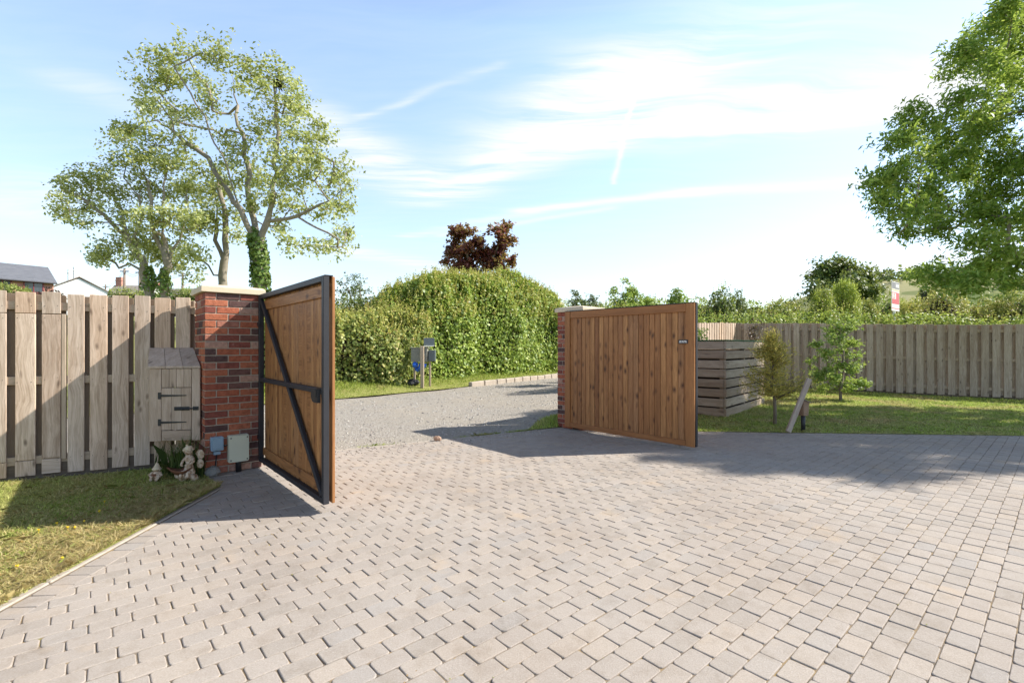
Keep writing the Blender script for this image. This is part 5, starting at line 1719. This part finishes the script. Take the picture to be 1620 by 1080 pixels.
# ------------------------------------------------------------------ houses and poles on the rise
def house(label, c, rz, L, W, eave, ridge, wall, roof, chim=(), wins=(), mx='frame_white', over=.35, group='houses on the rise'):
    """L along local x (ridge), W across; local -y is the front"""
    c = np.array([*c, 0.]); c[2] = float(T(c[0], c[1])) - .3
    ux = np.array([math.cos(rz), math.sin(rz), 0]); uy = np.array([-ux[1], ux[0], 0])
    Q = lambda x, y, z: c + ux * x + uy * y + Z3 * z
    root = empty('house', c, rz, label, 'house', group)
    mb = MB()
    pts = [(-W / 2, 0), (W / 2, 0), (W / 2, eave), (0, ridge - .12), (-W / 2, eave)]
    mb.prism([Q(-L / 2, y, z) for y, z in pts], None, ux * L)
    mb.build('wall', wall, root)
    mb = MB(); t = .14; o_ = over; sl_ = (ridge - eave) / (W / 2)
    for sgn in (-1, 1):
        a = [(sgn * (W / 2 + o_), eave - o_ * sl_ + .02), (0, ridge + .02), (0, ridge + .02 + t), (sgn * (W / 2 + o_), eave - o_ * sl_ + .02 + t)]
        mb.prism([Q(-L / 2 - .2, y, z) for y, z in a], None, ux * (L + .4))
    rf = mb.build('roof', roof, root)
    mb = MB()
    mb.tube([Q(-L / 2 - .2, -W / 2 - o_ - .04, eave - o_ * sl_ + .05), Q(L / 2 + .2, -W / 2 - o_ - .04, eave - o_ * sl_ + .05)], .06, 8)
    mb.build('gutter', M['iron'], root)
    for x, y, h, s, wm, pots in chim:
        ch = MB().box(Q(x, y, (ridge + h) / 2 - .3), (s, s * .7, (h - ridge) / 2 + .9), ux, uy, Z3, .02)
        ch.box(Q(x, y, h + .05), (s + .06, s * .7 + .06, .06), ux, uy, Z3, .02)
        ch = ch.build('chimney', wm, rf)
        for k in range(pots):
            MB().lathe([(.13, h + .08), (.11, h + .5), (.14, h + .52)], Q(x + (k - (pots - 1) / 2) * .5, y, 0), 10).build('chimney_pot', M['tile_stone'], ch)
    for x, z, w_, h in wins:
        f_ = MB()
        for dx, dz, a, b_ in ((0, h / 2, w_ / 2 + .05, .05), (0, -h / 2, w_ / 2 + .05, .05), (-w_ / 2, 0, .05, h / 2 - .05), (w_ / 2, 0, .05, h / 2 - .05), (0, 0, .035, h / 2 - .05)):
            f_.box(Q(x + dx, -W / 2 - .03, z + dz), (a, .045, b_), ux, uy, Z3, .005)
        f_ = f_.build('window', M[mx], root)
        MB().box(Q(x, -W / 2 - .012, z), (w_ / 2, .012, h / 2), ux, uy, Z3, .002).build('pane', M['glass'], f_)
    return root


c = AT(87, 548, 50); a_ = R(55)
ctr = np.array([c[0], c[1]]) - np.array([math.cos(a_), math.sin(a_)]) * 6.1 + np.array([-math.sin(a_), math.cos(a_)]) * 3.2
zt0 = float(T(*ctr)) - .3
house('red brick house with a grey slate roof far left above the near fence', ctr, a_, 12, 6.4, AT(0, 447, 50)[2] - zt0, AT(0, 427.5, 53)[2] - zt0, M['house_brick'], M['slate'], (), [(4.5, AT(0, 457, 50)[2] - zt0, 1.4, 1.0), (2.3, AT(0, 457, 50)[2] - zt0, 1.2, 1.0), (-1.2, AT(0, 457, 50)[2] - zt0, 1.2, 1.0)], 'frame_red')
c = AT(126, 548, 65)
ctr = np.array([c[0] - 4.3, c[1] + 4.0]); zt0 = float(T(*ctr)) - .3
house('white gabled cottage with two white chimneys beyond the near fence', ctr, R(137), 11, 6.3, AT(0, 460, 65)[2] - zt0, AT(0, 438.5, 65)[2] - zt0, M['white_render'], M['roof_brown'], ((-3.2, 0, AT(0, 430, 67)[2] - zt0, .55, M['white_render'], 2), (3.6, 0, AT(0, 432, 71)[2] - zt0, .6, M['white_render'], 0)))
for px_, Y, L, tp_, lab, rz in ((216, 82, 6.5, 453, 'small distant cottage between the pole and the low tree', .1), (276, 88, 8, 458, 'small distant cottage roof showing right of the pale trunks', -.1)):
    c = AT(px_, 548, Y); zt0 = float(T(c[0], c[1])) - .3; rg = AT(0, tp_, Y)[2] - zt0
    house(lab, (c[0], c[1]), rz, L, 5, rg - 1.9, rg, M['white_render'], M['roof_brown'], ((-L / 2 + .6, 0, rg + .9, .45, M['house_brick'], 1),), [(0, rg - 2.6, 1, .9)])
ends = []
for px_, top, Y, lab in ((167, 450, 88, 'shortest farthest utility pole, beside the white cottage'), (197, 424, 60, 'utility pole left of the low tree'), (221, 426, 62, 'utility pole close beside the low tree trunks'), (289, 431, 63, 'utility pole right of the pale trunked tree')):
    b0 = AT(px_, 548, Y); b0[2] = float(T(b0[0], b0[1])) - .3
    t_ = AT(px_, top, Y)
    root = empty('utility_pole', b0, 0, lab, 'utility pole', 'utility poles on the rise')
    MB().tube([b0, (b0 + t_) / 2, t_], [.17, .15, .12], 9).build('pole', M['pole_wood'], root, True)
    MB().box(t_ - Z3 * .4, (.55, .05, .06), X3, Y3, Z3, .01).build('crossarm', M['pole_wood'], root)
    ends.append(t_ - Z3 * .3)
mb = MB()
for a, b_ in ((0, 1), (1, 2), (2, 3)):
    for dz in (0, .25):
        t = np.linspace(0, 1, 9)[:, None]
        q = ends[a] + (ends[b_] - ends[a]) * t; q[:, 2] += -1.2 * 4 * t[:, 0] * (1 - t[:, 0]) * .5 + dz - .1
        mb.tube(q, .018, 4, cap=False)
tag(mb.build('power_line', M['rubber']), 'thin sagging overhead wires strung between the utility poles', 'wires')
x, y = (20 - 810) / F * 36, 36
hedge('garden_bush', 'green garden bush in front of the red brick house', [(x - 1.5, y, T(x, y), 1.9, .7), (x, y, T(x, y), 2.3, .8), (x + 1.3, y, T(x, y), 1.8, .6)], 2600, .17, M['leaf_light'], 'garden bushes before the houses', 'shrub', .25, 60)
x = (78 - 810) / F * 36
hedge('garden_bush', 'dark purple bush between the brick house and the white cottage', [(x - 1.0, y, T(x, y), 1.7, .6), (x + .2, y, T(x, y), 2.1, .7), (x + 1.0, y, T(x, y), 1.8, .5)], 2200, .16, M['leaf_purple'], 'garden bushes before the houses', 'shrub', .25, 40)
sp = [((px_ - 810) / F * 40, 40 + RNG.normal(0, .3), float(T((px_ - 810) / F * 40, 40)), AT(0, 462 + RNG.normal(0, 1.2), 40)[2] - float(T((px_ - 810) / F * 40, 40)), .7) for px_ in (172, 200, 230, 260, 290, 320, 350)]
hedge('roadside_hedge', 'low grassy green hedge under the left clump of trees', sp, 9000, .14, M['leaf_light'], None, 'hedge', .2, 300, M['leaf_hedge'])

CLOUD, SKY, EXPO = 3.5, .15, 1.06

# ------------------------------------------------------------------ camera, light, sky
cd = bpy.data.cameras.new('camera'); cam = bpy.data.objects.new('camera', cd); COL.objects.link(cam)
cam.location = (0, 0, H); cam.rotation_euler = (R(90), 0, 0)
cd.sensor_width = 36; cd.lens = 17.0; cd.shift_y = 8 / 1620; cd.clip_end = 3000; cd.clip_start = .05
SC.camera = cam
sv = Vector((1.188, .185, 1.0)).normalized()
sl = bpy.data.lights.new('sun', 'SUN'); so = bpy.data.objects.new('sun', sl); COL.objects.link(so)
sl.energy = 4.1; sl.angle = R(.53); sl.color = (1, .945, .86)
so.rotation_euler = (-sv).to_track_quat('-Z', 'Y').to_euler(); so.location = (20, 5, 20)
el = math.asin(sv.z); az = math.atan2(sv.x, sv.y)
w = bpy.data.worlds.new('World'); SC.world = w; w.use_nodes = True
nt = w.node_tree; g = NG(nt)
sky = g.n('TexSky', {'sky_type': 'NISHITA'})
sky.sun_disc = False; sky.sun_elevation = el; sky.sun_rotation = az
sky.air_density = 1.0; sky.dust_density = .3; sky.ozone_density = 1.2; sky.altitude = 50
dirv = g.n('TexCoord').outputs['Generated']
sp = g.n('SeparateXYZ', Vector=dirv)
zz = g.m('MAXIMUM', sp.outputs[2], .03)
px = g.m('DIVIDE', sp.outputs[0], zz); py = g.m('DIVIDE', sp.outputs[1], zz)
pl = g.n('CombineXYZ', X=px, Y=py, Z=0.0).outputs[0]


def PLN(a, b):
    Z = (HY - b) / F
    return ((a - 810) / F / Z, 1 / Z, 0)


wob = g.vm('SCALE', g.vm('SUBTRACT', g.noise(pl, .8, 3, out='Color'), (.5, .5, .5)), .55)
plw = g.vm('ADD', pl, wob)


def streak(a, b, w0, w1, amt, src=plw):
    A = np.array(PLN(*a)); B = np.array(PLN(*b)); D = B - A; L = np.linalg.norm(D); D /= L
    q = g.vm('SUBTRACT', src, tuple(A))
    t = g.m('DIVIDE', g.vm('DOT_PRODUCT', q, tuple(D)), L)
    n_ = (-D[1], D[0], 0)
    off = g.m('ABSOLUTE', g.vm('DOT_PRODUCT', q, n_))
    tc = g.m('MAXIMUM', g.m('MINIMUM', t, 1.0), 0.0)
    wd = g.m('ADD', w0, g.m('MULTIPLY', tc, w1 - w0))
    e = g.m('DIVIDE', off, wd)
    side = g.m('POWER', 2.718, g.m('MULTIPLY', g.m('MULTIPLY', e, e), -1.0))
    ov = g.m('MULTIPLY', g.m('ABSOLUTE', g.m('SUBTRACT', t, tc)), L)
    end = g.m('POWER', 2.718, g.m('MULTIPLY', g.m('MULTIPLY', ov, ov), -1 / (w0 * w0 + w1 * w1)))
    return g.m('MULTIPLY', g.m('MULTIPLY', side, end), amt)


def rotated(v, deg, sx, sy):
    mp = g.n('Mapping', Vector=v)
    mp.inputs['Rotation'].default_value = (0, 0, R(deg)); mp.inputs['Scale'].default_value = (sx, sy, 1)
    return mp.outputs[0]


fib = g.noise(rotated(plw, 28, .9, 5.5), 1.3, 7, .62)
fib2 = g.noise(rotated(plw, 55, 1.2, 6), 1.5, 7, .62)
texture = g.m('ADD', .18, g.m('MULTIPLY', g.ramp(fib, [(.36, 0), (.62, 1)]), .95))
mask = None
for a in [((990, 215), (1480, 120), .16, .30, 1.0), ((1180, 200), (1560, 130), .14, .26, .9), ((690, 305), (1010, 140), .20, .26, .95), ((1000, 140), (1300, 10), .22, .2, .5), ((560, 185), (790, 110), .03, .03, .4),
          ((530, 210), (610, 265), .14, .30, .8), ((90, 120), (200, 165), .10, .16, .28), ((560, 400), (690, 425), .3, .3, .5),
          ((0, 330), (160, 300), .35, .3, .35), ((1250, 440), (1620, 390), .9, .8, .45), ((1300, 385), (1400, 375), .12, .1, .6),
          ((1000, 450), (1400, 425), .9, .8, .3), ((640, 375), (900, 330), .08, .1, .4)]:
    s_ = streak(*a)
    mask = s_ if mask is None else g.m('ADD', mask, s_)
mask = g.m('MULTIPLY', mask, texture)
plain_src = g.vm('ADD', pl, g.vm('SCALE', g.vm('SUBTRACT', g.noise(pl, 3, 3, out='Color'), (.5, .5, .5)), .06))
for a in [((972, 290), (982, 215), .018, .014, .65), ((982, 215), (1010, 130), .012, .006, .6), ((830, 332), (1110, 303), .07, .08, .75), ((1100, 304), (1365, 288), .09, .13, .75), ((700, 372), (960, 330), .06, .06, .4)]:
    mask = g.m('ADD', mask, g.m('MULTIPLY', streak(*a, src=plain_src), g.m('ADD', .55, g.m('MULTIPLY', fib2, .8))))
veil = g.m('MULTIPLY', g.ramp(fib2, [(.35, 0), (.75, 1)]), .10)
low = g.ramp(sp.outputs[2], [(0, .46), (.10, .26), (.25, .13), (.5, .09), (.7, .05)])
mask = g.m('ADD', g.m('ADD', mask, veil), low, clamp=True)
gain = g.ramp(sp.outputs[2], [(0, .52), (.2, .70), (.4, .84), (.55, .90), (.68, .5), (.85, .27)])
tint = g.vm('SCALE', g.mix(1.0, sky.outputs[0], (1.03, 1.0, 1.0), 'MULTIPLY'), g.m('MULTIPLY', gain, 1.32))
col = g.mix(g.m('MINIMUM', mask, .97), tint, (CLOUD * .97, CLOUD * .99, CLOUD * 1.0))
col = g.vm('SCALE', col, g.ramp(sp.outputs[2], [(0, 1), (.6, 1), (.85, .6)]))
bgn = nt.nodes['Background']
g.set(bgn.inputs['Color'], col)
bgn.inputs['Strength'].default_value = SKY
SC.view_settings.view_transform = 'Standard'; SC.view_settings.look = 'None'
SC.view_settings.exposure = EXPO; SC.view_settings.gamma = 1
SC.cycles.max_bounces = 6; SC.cycles.transparent_max_bounces = 4
SC.cycles.use_denoising = True
